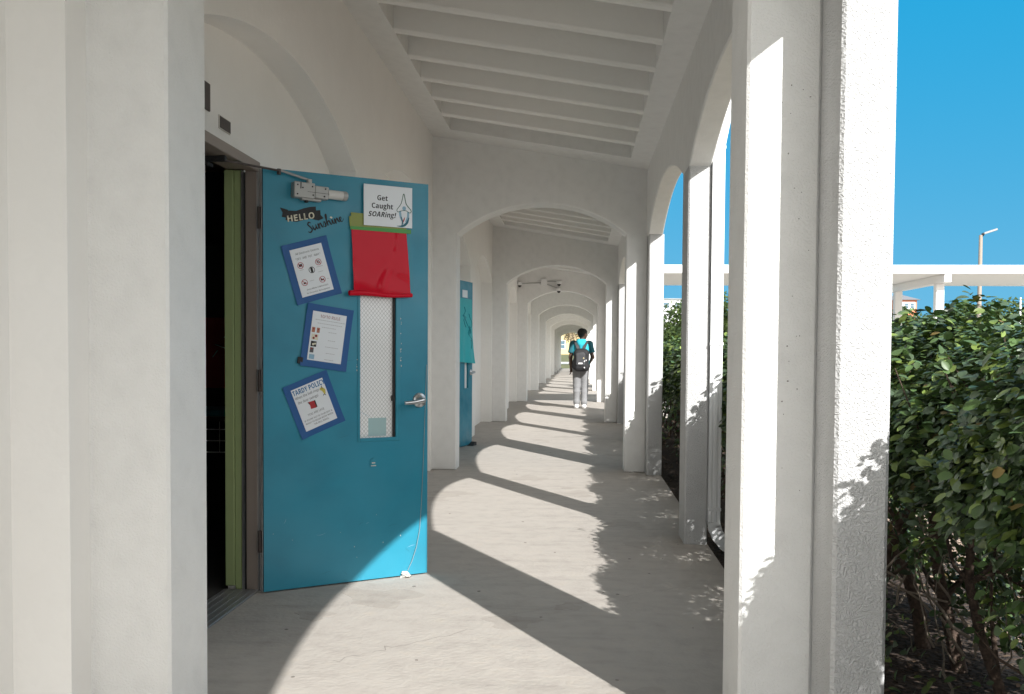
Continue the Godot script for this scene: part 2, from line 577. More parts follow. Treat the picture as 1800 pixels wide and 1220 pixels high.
func make_cross_arches() -> void:
	var st := begin()
	var p := PackedVector2Array([Vector2(XW - 0.1, 0), Vector2(XL, 0)])
	var arc := arc_pts((XL + XR) * 0.5, (XR - XL) * 0.5, SPRING, 0.31)
	arc.reverse()
	p.append_array(arc)
	p.append_array(PackedVector2Array([Vector2(XR, 0), Vector2(XO + 0.012, 0), Vector2(XO + 0.012, 3.6), Vector2(XW - 0.1, 3.6)]))
	extrude(st, p, V(0, 0, 0), Vector3.RIGHT, Vector3.UP, Vector3.FORWARD, T, 0.009)
	var mesh := finish(st)
	for n in LAST + 1:
		var o := mesh_node("cross_arch", mesh, M.arch_stucco, self)
		o.position = V(0, 0, Z0 + n * BAY)
		var what := "white stucco cross arch spanning the walkway, the %s one counted from the open teal door" % ordinal(n)
		if n == 0:
			what = "white stucco cross arch before the open teal door, its shaded pier filling the frame's edge"
		elif n == 1:
			what = "white stucco cross arch just beyond the open teal door, framing all the others"
		elif n == 2:
			what = "white stucco cross arch second beyond the teal door, cameras showing under its curve"
		elif n == 3:
			what = "white stucco cross arch that carries the junction box and domed cameras"
		elif n == LAST:
			what = "farthest white stucco cross arch, opening onto grass and a yellow building"
		tag(o, what, "arch", "cross arches along the walkway")
	rng.seed = 61
	for i in 22:
		st = begin()
		ball(st, Vector3.ZERO, Vector3(rng.randf_range(0.001, 0.003), rng.randf_range(0.001, 0.0025), 0.0012), 4)
		var pit := obj("pit", st, M.floor_stain, get_node("cross_arch"))
		pit.position = V(rng.randf_range(0.60, 0.685) - (rng.randf_range(0.0, 0.1) if i % 4 == 0 else 0.0), rng.randf_range(0.5, 2.1), -0.0004)
	var sun_block_arch := mesh_node("cross_arch", mesh, M.arch_stucco, self)  # added out of view to block sun coming through the open end
	sun_block_arch.position = V(0, 0, -0.9)
	tag(sun_block_arch, "added white stucco arch behind the viewer, unseen, blocking stray sun from the open end", "arch", "cross arches along the walkway")


func make_columns() -> void:
	for k in range(-1, 2 * LAST + 2):
		var cross := posmod(k, 2) == 0
		var zc := Z0 + k * BAY * 0.5
		var z0 := zc - (0.225 if cross else 0.215)
		var z1 := zc + (0.42 if cross else 0.13)
		var st := begin()
		var c := 0.01
		var xa := XO + (0.012 if cross else 0.0)
		var xb := XO2 + (0.014 if cross else 0.0)
		var p := PackedVector2Array([Vector2(xa + c, z0), Vector2(xb - c, z0), Vector2(xb, z0 + c), Vector2(xb, z1 - c), Vector2(xb - c, z1), Vector2(xa + c, z1), Vector2(xa, z1 - c), Vector2(xa, z0 + c)])
		extrude(st, p, Vector3.ZERO, Vector3.RIGHT, Vector3.FORWARD, Vector3.UP, 2.40)
		var o := obj("outer_column", st, M.rough_stucco)
		var what := "slim white stucco column on the hedge side, the %s one along the walkway" % ordinal(k + 1)
		if k == -1:
			what = "white stucco column behind the viewer, throwing its shadow across the front of the walkway"
		elif k == 0:
			what = "big rough white stucco column standing before the hedge in the foreground"
		elif k == 1:
			what = "slim white stucco column with the white downspout behind it"
		elif k == 2:
			what = "white stucco column paired with the first cross arch beyond the teal door"
		elif k == 6:
			what = "white stucco column beside the cross arch that carries the domed cameras"
		elif k == 2 * LAST + 1:
			what = "last white stucco column at the far end of the walkway"
		tag(o, what, "column", "columns of the outer arcade")
	# spandrels with the arched openings between the columns, one panel per half bay
	var wall := thing("arcade_wall", "white stucco arcade wall of round-headed openings between walkway and hedge", "wall")
	for k in range(-1, 2 * LAST + 1):
		var a := Z0 + k * BAY * 0.5 + 0.075
		var b := a + BAY * 0.5
		var first: float = (0.345 if posmod(k, 2) == 0 else 0.055)
		var last: float = (0.29 if posmod(k, 2) == 0 else 0.345)
		var o0 := a + first
		var o1 := b - last
		var p := PackedVector2Array([Vector2(a, 2.40), Vector2(o0, 2.40)])
		var arc := arc_pts((o0 + o1) * 0.5, (o1 - o0) * 0.5, 2.40, 0.285)
		arc.reverse()
		var n_arc := arc.size()
		p.append_array(arc.slice(1, n_arc - 1))
		p.append_array(PackedVector2Array([Vector2(o1, 2.40), Vector2(b, 2.40), Vector2(b, 3.24), Vector2(a, 3.24)]))
		var flags := []
		for i in p.size():
			flags.append(i >= 1 and i < p.size() - 4)
		var st := begin()
		extrude(st, p, V(XO, 0, 0), Vector3.FORWARD, Vector3.UP, Vector3.RIGHT, XO2 - XO, 0.009, flags)
		obj("arch_panel", st, M.arch_stucco, wall)


func make_left_wall() -> void:
	var wall := thing("school_wall", "long white school wall with shallow blind arches and classroom doors", "wall")
	for n in range(-1, LAST + 1):
		for h in 2:
			var base := Z0 + n * BAY
			var a: float = base + (0.0 if h == 0 else 4.08)
			var b: float = base + (4.08 if h == 0 else BAY)
			if n == LAST and h == 1:
				b = 78.0
			if a > 78.0 or b < 0.0:
				continue
			var o0: float = base + (0.64 if h == 0 else 4.42)
			var o1: float = base + (3.76 if h == 0 else 7.25)
			var st := begin()
			var p := PackedVector2Array([Vector2(a, 0)])
			if o1 < b:
				p.append(Vector2(o0, 0))
				var arc := arc_pts((o0 + o1) * 0.5, (o1 - o0) * 0.5, SPRING, 0.325)
				arc.reverse()
				p.append_array(arc)
				p.append(Vector2(o1, 0))
			p.append_array(PackedVector2Array([Vector2(b, 0), Vector2(b, 3.62), Vector2(a, 3.62)]))
			var flags := []
			for i in p.size():
				flags.append(i >= 1 and i < p.size() - 4)
			extrude(st, p, V(XB, 0, 0), Vector3.FORWARD, Vector3.UP, Vector3.RIGHT, XW - XB, 0.0, flags)
			obj("blind_arch", st, M.fine_stucco, wall)
			# the wall at the back of the recess, cut for the doors of the first two bays
			var door: bool = h == 0 and (n == 0 or n == 1)
			st = begin()
			var x0 := XB - 0.09
			if door:
				var d0 := base + 0.98
				var d1 := base + 2.005
				p = PackedVector2Array([Vector2(a, 0), Vector2(d0, 0), Vector2(d0, 2.17), Vector2(d1, 2.17), Vector2(d1, 0), Vector2(b, 0), Vector2(b, 3.62), Vector2(a, 3.62)])
			else:
				p = PackedVector2Array([Vector2(a, 0), Vector2(b, 0), Vector2(b, 3.62), Vector2(a, 3.62)])
			extrude(st, p, V(x0, 0, 0), Vector3.FORWARD, Vector3.UP, Vector3.RIGHT, XB - x0)
			obj("back_wall", st, M.fine_stucco, wall)


func make_ceilings() -> void:
	var u := Vector3(1, -0.162, 0)
	for n in range(-1, LAST + 1):
		var base := Z0 + n * BAY
		var z0 := maxf(base + T, -0.9)
		var z1 := minf(base + BAY, 77.9)
		var root := Node3D.new()
		root.name = numbered("ceiling")
		root.set_meta("kind", "structure")
		add_child(root)
		var c0 := z0 + 0.44
		var c1 := z1 - 0.46
		var x0 := -1.26
		var x1 := 0.50
		# flat border: four boards sloping with the roof, 0.3 thick
		for r in [[XW, XO, z0, c0], [XW, XO, c1, z1], [XW, x0, c0, c1], [x1, XO, c0, c1]]:
			var st := begin()
			extrude(st, PackedVector2Array([Vector2(r[0], r[2]), Vector2(r[1], r[2]), Vector2(r[1], r[3]), Vector2(r[0], r[3])]), Vector3(0, 3.43 - 1.5 * 0.162, 0), u, Vector3.FORWARD, Vector3.UP, 0.30)
			obj("border", st, M.arch_stucco, root)
		var st2 := begin()
		extrude(st2, PackedVector2Array([Vector2(XW, z0), Vector2(XO, z0), Vector2(XO, z1), Vector2(XW, z1)]), Vector3(0, 3.43 - 1.5 * 0.162 + 0.302, 0), u, Vector3.FORWARD, Vector3.UP, 0.05)
		obj("deck", st2, M.fine_stucco, root)
		var k := 1
		while c1 - k * 0.607 > c0 + 0.1:
			var zr := c1 - k * 0.607
			st2 = begin()
			var p := PackedVector2Array([Vector2(-0.045, 0.012), Vector2(-0.033, 0), Vector2(0.033, 0), Vector2(0.045, 0.012), Vector2(0.045, 0.30), Vector2(-0.045, 0.30)])
			extrude(st2, p, V(x0, 3.43 - (x0 + 1.5) * 0.162, zr), Vector3.FORWARD, Vector3.UP, u, x1 - x0)
			obj("joist", st2, M.fine_stucco, root)
			k += 1
	var st := begin()
	# roof slab over the walkway and the classrooms
	extrude(st, PackedVector2Array([Vector2(-9.0, -0.95), Vector2(0.93, -0.95), Vector2(0.93, 78.1), Vector2(-9.0, 78.1)]), Vector3(0, 3.60, 0), Vector3(1, -0.1, 0), Vector3.FORWARD, Vector3.UP, 0.14)
	var o := obj("roof_slab", st, M.white_paint)
	o.set_meta("kind", "structure")


func make_classroom() -> void:
	var root := Node3D.new()
	root.name = "classroom_shell"
	root.set_meta("kind", "structure")
	add_child(root)
	var z0 := 3.45
	var z1 := 8.6
	var x0 := -6.0
	var x1 := XB - 0.09
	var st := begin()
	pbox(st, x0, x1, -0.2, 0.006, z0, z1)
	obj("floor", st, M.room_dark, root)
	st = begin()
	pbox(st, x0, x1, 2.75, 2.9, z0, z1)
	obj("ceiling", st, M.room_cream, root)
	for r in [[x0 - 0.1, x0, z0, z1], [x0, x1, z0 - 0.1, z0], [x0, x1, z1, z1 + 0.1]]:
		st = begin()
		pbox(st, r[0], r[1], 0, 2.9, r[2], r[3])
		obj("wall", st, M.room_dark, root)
	# what stands inside, in the gloom
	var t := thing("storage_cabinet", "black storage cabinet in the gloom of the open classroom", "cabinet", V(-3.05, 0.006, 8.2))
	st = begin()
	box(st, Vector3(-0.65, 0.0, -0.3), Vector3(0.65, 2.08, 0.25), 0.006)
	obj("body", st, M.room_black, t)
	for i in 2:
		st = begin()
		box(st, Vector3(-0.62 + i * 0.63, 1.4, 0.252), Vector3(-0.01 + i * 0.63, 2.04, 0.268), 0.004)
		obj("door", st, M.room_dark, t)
	var poster := thing("classroom_poster", "dark red poster with pale scribbles inside the dim classroom", "poster", V(-2.72, 1.2, 7.93))
	st = begin()
	box(st, Vector3(-0.32, -0.28, -0.004), Vector3(0.32, 0.28, 0.0), 0.0)
	obj("sheet", st, M.room_red, poster)
	rng.seed = 5
	for i in 7:
		st = begin()
		var a := Vector3(rng.randf_range(-0.24, 0.2), rng.randf_range(-0.22, 0.22), 0.003)
		var b := a + Vector3(rng.randf_range(0.03, 0.09), rng.randf_range(-0.06, 0.06), 0)
		tube(st, [a, b], [0.004], 5)
		obj("scribble", st, M.off_white, poster)
	var rack := thing("wire_rack", "white wire rack under a turquoise tray inside the classroom", "rack", V(-2.5, 0.006, 7.15))
	for sx in [-0.3, 0.3]:
		for sz in [-0.2, 0.2]:
			st = begin()
			tube(st, [Vector3(sx, 0, sz), Vector3(sx, 0.72, sz)], [0.008], 6)
			obj("post", st, M.wire_white, rack)
	st = begin()
	for y in [0.5, 0.58, 0.66]:
		tube(st, [Vector3(-0.31, y, 0.2), Vector3(0.31, y, 0.2)], [0.004], 5)
	for i in 7:
		tube(st, [Vector3(-0.3 + i * 0.1, 0.5, 0.2), Vector3(-0.3 + i * 0.1, 0.72, 0.2)], [0.0035], 5)
	obj("basket", st, M.wire_white, rack)
	st = begin()
	box(st, Vector3(-0.34, 0.72, -0.24), Vector3(0.34, 0.75, 0.24), 0.01)
	obj("shelf", st, M.dark_brown, rack)
	st = begin()
	box(st, Vector3(-0.32, 0.752, -0.22), Vector3(0.32, 0.80, 0.22), 0.012)
	obj("tray", st, M.turquoise_dark, rack)


func make_door_frame(base: float, label: String, full: bool) -> void:
	var t := thing("door_frame", label, "door frame", V(XB, 0, base + 1.96))
	var z := base + 1.96          # plan z of the hinge-side jamb
	var at := V(XB, 0, z)
	var L := func(st: SurfaceTool, x0: float, x1: float, y0: float, y1: float, a: float, b: float, bev := 0.003) -> void:
		box(st, V(x0, y0, a) - at, V(x1, y1, b) - at, bev)
	var st := begin()
	L.call(st, -1.663, -1.606, 0.0, 2.115, z + 0.01, z + 0.055)
	obj("jamb", st, M.brown_metal, t)
	st = begin()
	L.call(st, -1.663, -1.606, 0.0, 2.115, base + 0.97, base + 1.02)
	obj("jamb", st, M.brown_metal, t)
	st = begin()
	L.call(st, -1.663, -1.600, 2.115, 2.165, base + 0.96, z + 0.055)
	L.call(st, -1.76, -1.664, 2.125, 2.17, base + 0.98, z + 0.045)
	obj("header", st, M.brown_metal, t)
	st = begin()
	L.call(st, -1.669, -1.6645, 0.0, 2.11, z + 0.004, z + 0.03, 0.001)
	obj("rubber_seal", st, M.black_rubber, t)
	st = begin()
	L.call(st, -1.684, -1.670, 0.0, 2.11, z + 0.006, z + 0.03, 0.001)
	for i in 9:
		var y := 0.14 + i * 0.235
		ball(st, V(-1.677, y, z + 0.006) - at, Vector3(0.003, 0.003, 0.0015), 4)
	obj("weather_strip", st, M.steel, t)
	st = begin()
	L.call(st, -1.720, -1.686, 0.0, 2.12, z + 0.012, z + 0.045, 0.002)
	obj("green_lining", st, M.green_paint, t)
	st = begin()
	L.call(st, -1.768, -1.722, 0.03, 2.12, z + 0.002, z + 0.044, 0.002)
	obj("green_lining", st, M.green_paint, t)
	st = begin()
	L.call(st, -1.78, -1.60, 0.001, 0.012, base + 1.0, z + 0.01, 0.003)
	obj("threshold", st, M.grey_metal, t)
	st = begin()
	for i in 4:
		L.call(st, -1.765 + i * 0.04, -1.745 + i * 0.04, 0.0125, 0.016, base + 1.02, z, 0.001)
	obj("threshold_rib", st, M.grey_metal, t)
	if full:
		# shoe of the closer arm under the header
		st = begin()
		L.call(st, -1.72, -1.62, 2.088, 2.114, z - 0.40, z - 0.375, 0.003)
		L.call(st, -1.72, -1.70, 2.07, 2.088, z - 0.40, z - 0.33, 0.003)
		obj("closer_shoe", st, M.black_rubber, t)


# text laid flat: local x to the right, y up, standing out along z; added to st
func text_into(st: SurfaceTool, s: String, font: Font, cap: float, at: Vector2, z: float, angle := 0.0, lean := 0.0, squeeze := 1.0, centred := true) -> void:
	var tm := TextMesh.new()
	tm.text = s
	tm.font = font
	tm.font_size = 64
	tm.pixel_size = cap / (64 * 0.714)
	tm.depth = 0.0004
	tm.curve_step = 1.5
	tm.horizontal_alignment = HORIZONTAL_ALIGNMENT_CENTER if centred else HORIZONTAL_ALIGNMENT_LEFT
	var b := Basis(Vector3(squeeze, 0, 0), Vector3(lean, 1, 0), Vector3(0, 0, 1))
	b = Basis(Vector3.BACK, angle) * b
	st.append_from(tm, 0, Transform3D(b, Vector3(at.x, at.y, z)))


func sysfont(face: String, weight := 400) -> SystemFont:
	var f := SystemFont.new()
	f.font_names = PackedStringArray([face])
	f.font_weight = weight
	return f


# flat figure cut from thin sheet
func flat(st: SurfaceTool, pts: Array, z: float, th := 0.0005, t := Transform3D()) -> void:
	var p := PackedVector2Array(pts)
	extrude(st, p, t * Vector3(0, 0, z), t.basis.x, t.basis.y, t.basis.z, th)


func disc(st: SurfaceTool, c: Vector2, r: float, z: float, t := Transform3D(), n := 20) -> void:
	var p := []
	for i in n:
		p.append(c + Vector2(cos(TAU * i / n), sin(TAU * i / n)) * r)
	flat(st, p, z, 0.0005, t)


func ring(st: SurfaceTool, c: Vector2, r: float, w: float, z: float, t := Transform3D(), n := 24) -> void:
	for i in n:
		var a := TAU * i / n
		var b := TAU * (i + 1) / n
		var pa := Vector2(cos(a), sin(a))
		var pb := Vector2(cos(b), sin(b))
		flat(st, [c + pa * r, c + pb * r, c + pb * (r - w), c + pa * (r - w)], z, 0.0005, t)


# brush line through points [x, y, width]
func stroke(st: SurfaceTool, pts: Array, z: float, t := Transform3D(), sub := 6) -> void:
	var q := []
	for i in pts.size() - 1:
		var p0: Vector3 = pts[maxi(i - 1, 0)]
		var p3: Vector3 = pts[mini(i + 2, pts.size() - 1)]
		for j in sub:
			q.append(pts[i].cubic_interpolate(pts[i + 1], p0, p3, float(j) / sub))
	q.append(pts[-1])
	for i in q.size() - 1:
		var a := Vector2(q[i].x, q[i].y)
		var b := Vector2(q[i + 1].x, q[i + 1].y)
		if a.distance_to(b) < 1e-6:
			continue
		var d := (b - a).normalized()
		var nn := Vector2(-d.y, d.x)
		var e := d * minf(q[i].z, q[i + 1].z) * 0.25
		flat(st, [a - e + nn * q[i].z * 0.5, a - e - nn * q[i].z * 0.5, b + e - nn * q[i + 1].z * 0.5, b + e + nn * q[i + 1].z * 0.5], z, 0.0005 + 0.00002 * (i % 5), t)


# slab of a door with a window hole
func door_slab(st: SurfaceTool, w: float, y0: float, y1: float, d0: float, d1: float, hx0: float, hx1: float, hy0: float, hy1: float) -> void:
	var xs := [0.0, hx0, hx1, w]
	var ys := [y0, hy0, hy1, y1]
	for i in 3:
		for j in 3:
			if i == 1 and j == 1:
				continue
			for f in [[d1, Vector3.BACK], [d0, Vector3.FORWARD]]:
				quad(st, Vector3(xs[i], ys[j], f[0]), Vector3(xs[i + 1], ys[j], f[0]), Vector3(xs[i + 1], ys[j + 1], f[0]), Vector3(xs[i], ys[j + 1], f[0]), f[1])
	for r in [[0.0, w, y0, y1, 1.0], [hx0, hx1, hy0, hy1, -1.0]]:
		var s: float = r[4]
		quad(st, Vector3(r[0], r[2], d0), Vector3(r[0], r[3], d0), Vector3(r[0], r[3], d1), Vector3(r[0], r[2], d1), Vector3.LEFT * s)
		quad(st, Vector3(r[1], r[2], d0), Vector3(r[1], r[3], d0), Vector3(r[1], r[3], d1), Vector3(r[1], r[2], d1), Vector3.RIGHT * s)
		quad(st, Vector3(r[0], r[2], d0), Vector3(r[1], r[2], d0), Vector3(r[1], r[2], d1), Vector3(r[0], r[2], d1), Vector3.DOWN * s)
		quad(st, Vector3(r[0], r[3], d0), Vector3(r[1], r[3], d0), Vector3(r[1], r[3], d1), Vector3(r[0], r[3], d1), Vector3.UP * s)


func lever(door: Node3D, at: Vector3, towards: float) -> void:
	var h := Node3D.new()
	h.name = "handle"
	door.add_child(h, true)
	h.position = at
	var st := begin()
	var prof := [[0.0, 0.040], [0.006, 0.040], [0.012, 0.035], [0.014, 0.018], [0.05, 0.0135]]
	for i in prof.size() - 1:
		for j in 28:
			var a := TAU * j / 28
			var b := TAU * (j + 1) / 28
			var f := func(k: int, an: float) -> Vector3: return Vector3(cos(an) * prof[k][1], sin(an) * prof[k][1], prof[k][0])
			smooth_quad(st, f.call(i, a), f.call(i, b), f.call(i + 1, b), f.call(i + 1, a), Vector3(cos(a), sin(a), 0.6))
	obj("rose", st, M.steel, h)
	st = begin()
	tube(st, [Vector3(0, 0, 0.045), Vector3(0, 0, 0.062)], [0.013], 14)
	tube(st, [Vector3(0, 0, 0.055), Vector3(towards * 0.02, -0.002, 0.058), Vector3(towards * 0.06, -0.009, 0.056), Vector3(towards * 0.11, -0.012, 0.054)], [0.0135, 0.0135, 0.012, 0.0105], 10)
	obj("lever", st, M.steel, h)


func poster(door_t: Transform3D, called: String, label: String, c: Vector2, size: Vector2, angle: float, z: float) -> Node3D:
	var t := thing(called, label, "poster")
	t.transform = door_t * Transform3D(Basis(Vector3.BACK, angle), Vector3(c.x, c.y, z))
	var st := begin()
	var s := size * 0.5
	rng.seed = hash(label)
	# card with slightly bowed corners
	var n := 6
	var f := func(i: int, j: int, k: float) -> Vector3:
		var x := lerpf(-s.x, s.x, float(i) / n)
		var y := lerpf(-s.y, s.y, float(j) / n)
		return Vector3(x, y, k + 0.0055 * pow(absf(x) / s.x, 5) * pow(absf(y) / s.y, 3))
	for i in n:
		for j in n:
			quad(st, f.call(i, j, 0), f.call(i + 1, j, 0), f.call(i + 1, j + 1, 0), f.call(i, j + 1, 0), Vector3.BACK)
			quad(st, f.call(i, j, -0.0012), f.call(i + 1, j, -0.0012), f.call(i + 1, j + 1, -0.0012), f.call(i, j + 1, -0.0012), Vector3.FORWARD)
	obj("card", st, M.blue_card, t)
	return t


func make_open_door() -> void:
	var turn := 0.6148
	var door := thing("classroom_door", "teal classroom door standing wide open, hung with posters and a red sheet", "door", V(-1.561, 0, 4.963), turn)
	var dt := door.transform
	var st := begin()
	door_slab(st, 0.914, 0.008, 2.125, -0.044, 0.0, 0.512, 0.742, 0.752, 1.93)
	obj("leaf", st, M.teal_paint, door)
	st = begin()
	box(st, Vector3(-0.0025, 0.01, -0.012), Vector3(-0.0002, 2.124, -0.001), 0.0)
	obj("edge_strip", st, M.black_rubber, door)
	st = begin()
	box(st, Vector3(-0.004, 0.01, -0.052), Vector3(-0.0003, 2.124, -0.013), 0.0)
	obj("edge_strip", st, M.white_paint, door)
	for y in [1.88, 1.07, 0.26]:
		st = begin()
		tube(st, [Vector3(-0.012, y - 0.055, -0.026), Vector3(-0.012, y + 0.055, -0.026)], [0.0085], 10)
		box(st, Vector3(-0.006, y - 0.055, -0.044), Vector3(-0.0035, y + 0.055, -0.014), 0.0)
		obj("hinge", st, M.dark_brown, door)
	# window
	var win := Node3D.new()
	win.name = "window"
	door.add_child(win, true)
	st = begin()
	for r in [[0.504, 0.518, 0.742, 1.94], [0.722, 0.748, 0.742, 1.94], [0.518, 0.726, 0.742, 0.762], [0.518, 0.726, 1.92, 1.94]]:
		box(st, Vector3(r[0], r[2], -0.012), Vector3(r[1], r[3], 0.004), 0.002)
	obj("frame", st, M.teal_trim, win)
	st = begin()
	box(st, Vector3(0.712, 0.762, -0.022), Vector3(0.722, 1.92, -0.004), 0.0)  # black strip painted in for the shadow gap beside the pane
	obj("gap_shade", st, M.black_rubber, win)
	st = begin()
	box(st, Vector3(0.513, 0.756, -0.026), Vector3(0.730, 1.928, -0.020), 0.0)
	obj("pane", st, M.pane_glass, win)
	st = begin()
	var step := 0.0205
	var w0 := 0.518
	var w1 := 0.712
	for s in [1.0, -1.0]:
		var c := -60
		while c < 140:
			# lines y = y0 + s * (x - w0) * 1.15, clipped to the pane
			var y0 := 0.762 + c * step * 1.15
			var a := w0
			var b := w1
			var ya: float = y0 + s * (a - w0) * 1.15
			var yb: float = y0 + s * (b - w0) * 1.15
			if maxf(ya, yb) > 0.762 and minf(ya, yb) < 1.60:
				var lo := 0.762
				var hi := 1.60
				var pa := Vector2(a, ya)
				var pb := Vector2(b, yb)
				if pa.y < lo: pa = Vector2(w0 + (lo - y0) / (s * 1.15), lo)
				if pa.y > hi: pa = Vector2(w0 + (hi - y0) / (s * 1.15), hi)
				if pb.y < lo: pb = Vector2(w0 + (lo - y0) / (s * 1.15), lo)
				if pb.y > hi: pb = Vector2(w0 + (hi - y0) / (s * 1.15), hi)
				var d := (pb - pa).normalized()
				var nn := Vector2(-d.y, d.x) * 0.0006
				flat(st, [pa + nn, pb + nn, pb - nn, pa - nn], -0.0198 + (0.0001 if s > 0 else 0.0), 0.0003)
			c += 1
	var wires := obj("wire_mesh", st, M.wire, win)
	wires.set_meta("kind", "stuff")
	st = begin()
	box(st, Vector3(0.573, 0.770, -0.0192), Vector3(0.676, 0.866, -0.0188), 0.0)
	obj("paper_square", st, M.pale_teal_paper, win)
	st = begin()
	box(st, Vector3(0.703, 0.955, -0.02), Vector3(0.716, 0.985, 0.002), 0.002)
	obj("clip", st, M.black_rubber, win)
	lever(door, Vector3(0.862, 0.957, 0.0), -1.0)
	st = begin()
	box(st, Vector3(0.9142, 0.90, -0.035), Vector3(0.916, 1.01, -0.008), 0.0)
	obj("latch_plate", st, M.steel, door)
	# closer
	var cl := Node3D.new()
	cl.name = "closer"
	door.add_child(cl, true)
	cl.transform = Transform3D(Basis(Vector3.BACK, -0.03), Vector3(0.142, 2.026, 0.0))
	st = begin()
	box(st, Vector3(0, -0.038, 0.001), Vector3(0.11, 0.040, 0.052), 0.004)
	box(st, Vector3(0.11, -0.033, 0.001), Vector3(0.185, 0.030, 0.050), 0.004)
	box(st, Vector3(0.045, -0.046, 0.004), Vector3(0.15, -0.034, 0.040), 0.003)
	obj("body", st, M.closer_grey, cl)
	st = begin()
	tube(st, [Vector3(0.185, -0.002, 0.027), Vector3(0.265, -0.002, 0.027)], [0.0235], 20)
	obj("cylinder", st, M.closer_pale, cl)
	st = begin()
	tube(st, [Vector3(0.265, -0.002, 0.027), Vector3(0.283, -0.002, 0.027), Vector3(0.291, -0.002, 0.027)], [0.0245, 0.0245, 0.020], 20)
	obj("end_cap", st, M.closer_grey, cl)
	st = begin()
	for p in [[0.018, 0.024], [0.045, 0.012], [0.095, 0.022], [0.018, -0.022], [0.10, -0.02], [0.16, -0.02], [0.165, 0.018]]:
		tube(st, [Vector3(p[0], p[1], 0.049), Vector3(p[0], p[1], 0.0535)], [0.0042], 8)
	box(st, Vector3(0.032, 0.006, 0.0515), Vector3(0.037, 0.038, 0.0528), 0.0)
	box(st, Vector3(0.07, -0.006, 0.0515), Vector3(0.185, -0.0045, 0.0528), 0.0)
	box(st, Vector3(0.068, -0.056, 0.01), Vector3(0.084, -0.044, 0.035), 0.003)
	obj("screw", st, M.black_rubber, cl)
	st = begin()
	tube(st, [Vector3(0.085, 0.038, 0.03), Vector3(0.085, 0.06, 0.03)], [0.014], 12)
	obj("pinion", st, M.closer_grey, cl)
	st = begin()
	box(st, Vector3(-0.006, -0.006, -0.004), Vector3(0.166, 0.006, 0.003), 0.002, Transform3D(Basis(Vector3.BACK, PI - 0.20), Vector3(0.087, 0.056, 0.03)))
	obj("arm", st, M.grey_metal, cl)
	st = begin()
	# fore-arm from the elbow back to the shoe under the door header
	var elbow: Vector3 = cl.transform.affine_inverse() * Vector3(0.072, 2.113, 0.03)
	var shoe: Vector3 = cl.transform.affine_inverse() * (dt.affine_inverse() * V(-1.655, 2.098, 4.61))
	tube(st, [elbow, shoe], [0.0055], 8)
	tube(st, [elbow + Vector3(0, -0.02, 0), elbow + Vector3(0, 0.008, 0)], [0.010], 10)
	obj("forearm", st, M.dark_brown, cl)
	# small fittings
	st = begin()
	flat(st, [Vector2(0.574, 0.608), Vector2(0.608, 0.608), Vector2(0.608, 0.640), Vector2(0.600, 0.650), Vector2(0.590, 0.655), Vector2(0.580, 0.648), Vector2(0.574, 0.640)], 0.0005, 0.004)
	obj("small_plate", st, M.teal_trim, door)
	st = begin()
	box(st, Vector3(0.578, 0.612, 0.0047), Vector3(0.607, 0.616, 0.0055), 0.0)
	box(st, Vector3(0.583, 0.626, 0.0047), Vector3(0.602, 0.632, 0.0055), 0.0)
	obj("plate_lettering", st, M.off_white, door)
	st = begin()
	tube(st, [Vector3(0.905, 1.15, 0.004), Vector3(0.897, 0.9, 0.004), Vector3(0.886, 0.6, 0.004), Vector3(0.876, 0.40, 0.005), Vector3(0.862, 0.25, 0.012), Vector3(0.842, 0.16, 0.016), Vector3(0.815, 0.085, 0.016), Vector3(0.79, 0.035, 0.014)], [0.0013], 6)
	obj("pull_cord", st, M.closer_grey, door)
	st = begin()
	rng.seed = 9
	for i in 26:
		var on_edge := i < 14
		var x: float = rng.randf_range(0.749, 0.756) if on_edge else rng.randf_range(0.03, 0.88)
		var y: float = rng.randf_range(1.12, 1.40) if on_edge else rng.randf_range(0.05, 0.42)
		if i > 21:
			x = rng.randf_range(0.498, 0.503)
			y = rng.randf_range(1.12, 1.22)
		var r: float = rng.randf_range(0.0012, 0.0035)
		var p := []
		for j in 6:
			p.append(Vector2(x + cos(TAU * j / 6) * r * rng.randf_range(0.5, 1.0), y + sin(TAU * j / 6) * r * rng.randf_range(0.6, 2.2)))
		flat(st, p, 0.0003, 0.0003 + 0.00001 * i)
	var chips := obj("paint_chips", st, M.off_white, door)
	chips.set_meta("kind", "stuff")
	rng.seed = 19
	for i in 16:
		st = begin()
		var at := Vector3(rng.randf_range(0.05, 0.8), rng.randf_range(0.03, 0.45) if i < 11 else rng.randf_range(0.6, 1.3), 0)
		var d := Vector3(rng.randf_range(0.01, 0.07), rng.randfn(0, 0.012), 0)
		stroke(st, [at + Vector3(0, 0, 0.0006), at + d * 0.5 + Vector3(0, rng.randfn(0, 0.003), 0.0016), at + d + Vector3(0, 0, 0.0005)], 0.0003 + 0.00002 * i)
		obj("scuff", st, M.teal_dull if i % 3 else M.ink_sky, door)
	# wad that props the door
	var wad := thing("door_wad", "crumpled white wad of tape wedged under the open teal door", "wad", dt * Vector3(0.775, 0.0, 0.02), 0.3)
	st = begin()
	rng.seed = 4
	for i in 5:
		box(st, Vector3(-0.022, 0.0, -0.013), Vector3(0.022, 0.008, 0.013), 0.003, Transform3D(Basis.from_euler(Vector3(rng.randf_range(-0.5, 0.5), rng.randf_range(-1, 1), rng.randf_range(-0.5, 0.5))), Vector3(rng.randf_range(-0.015, 0.015), 0.004 + i * 0.004, rng.randf_range(-0.01, 0.01))))
	mesh_node("crumple", finish(st), M.off_white, wad)
	make_posters(dt)


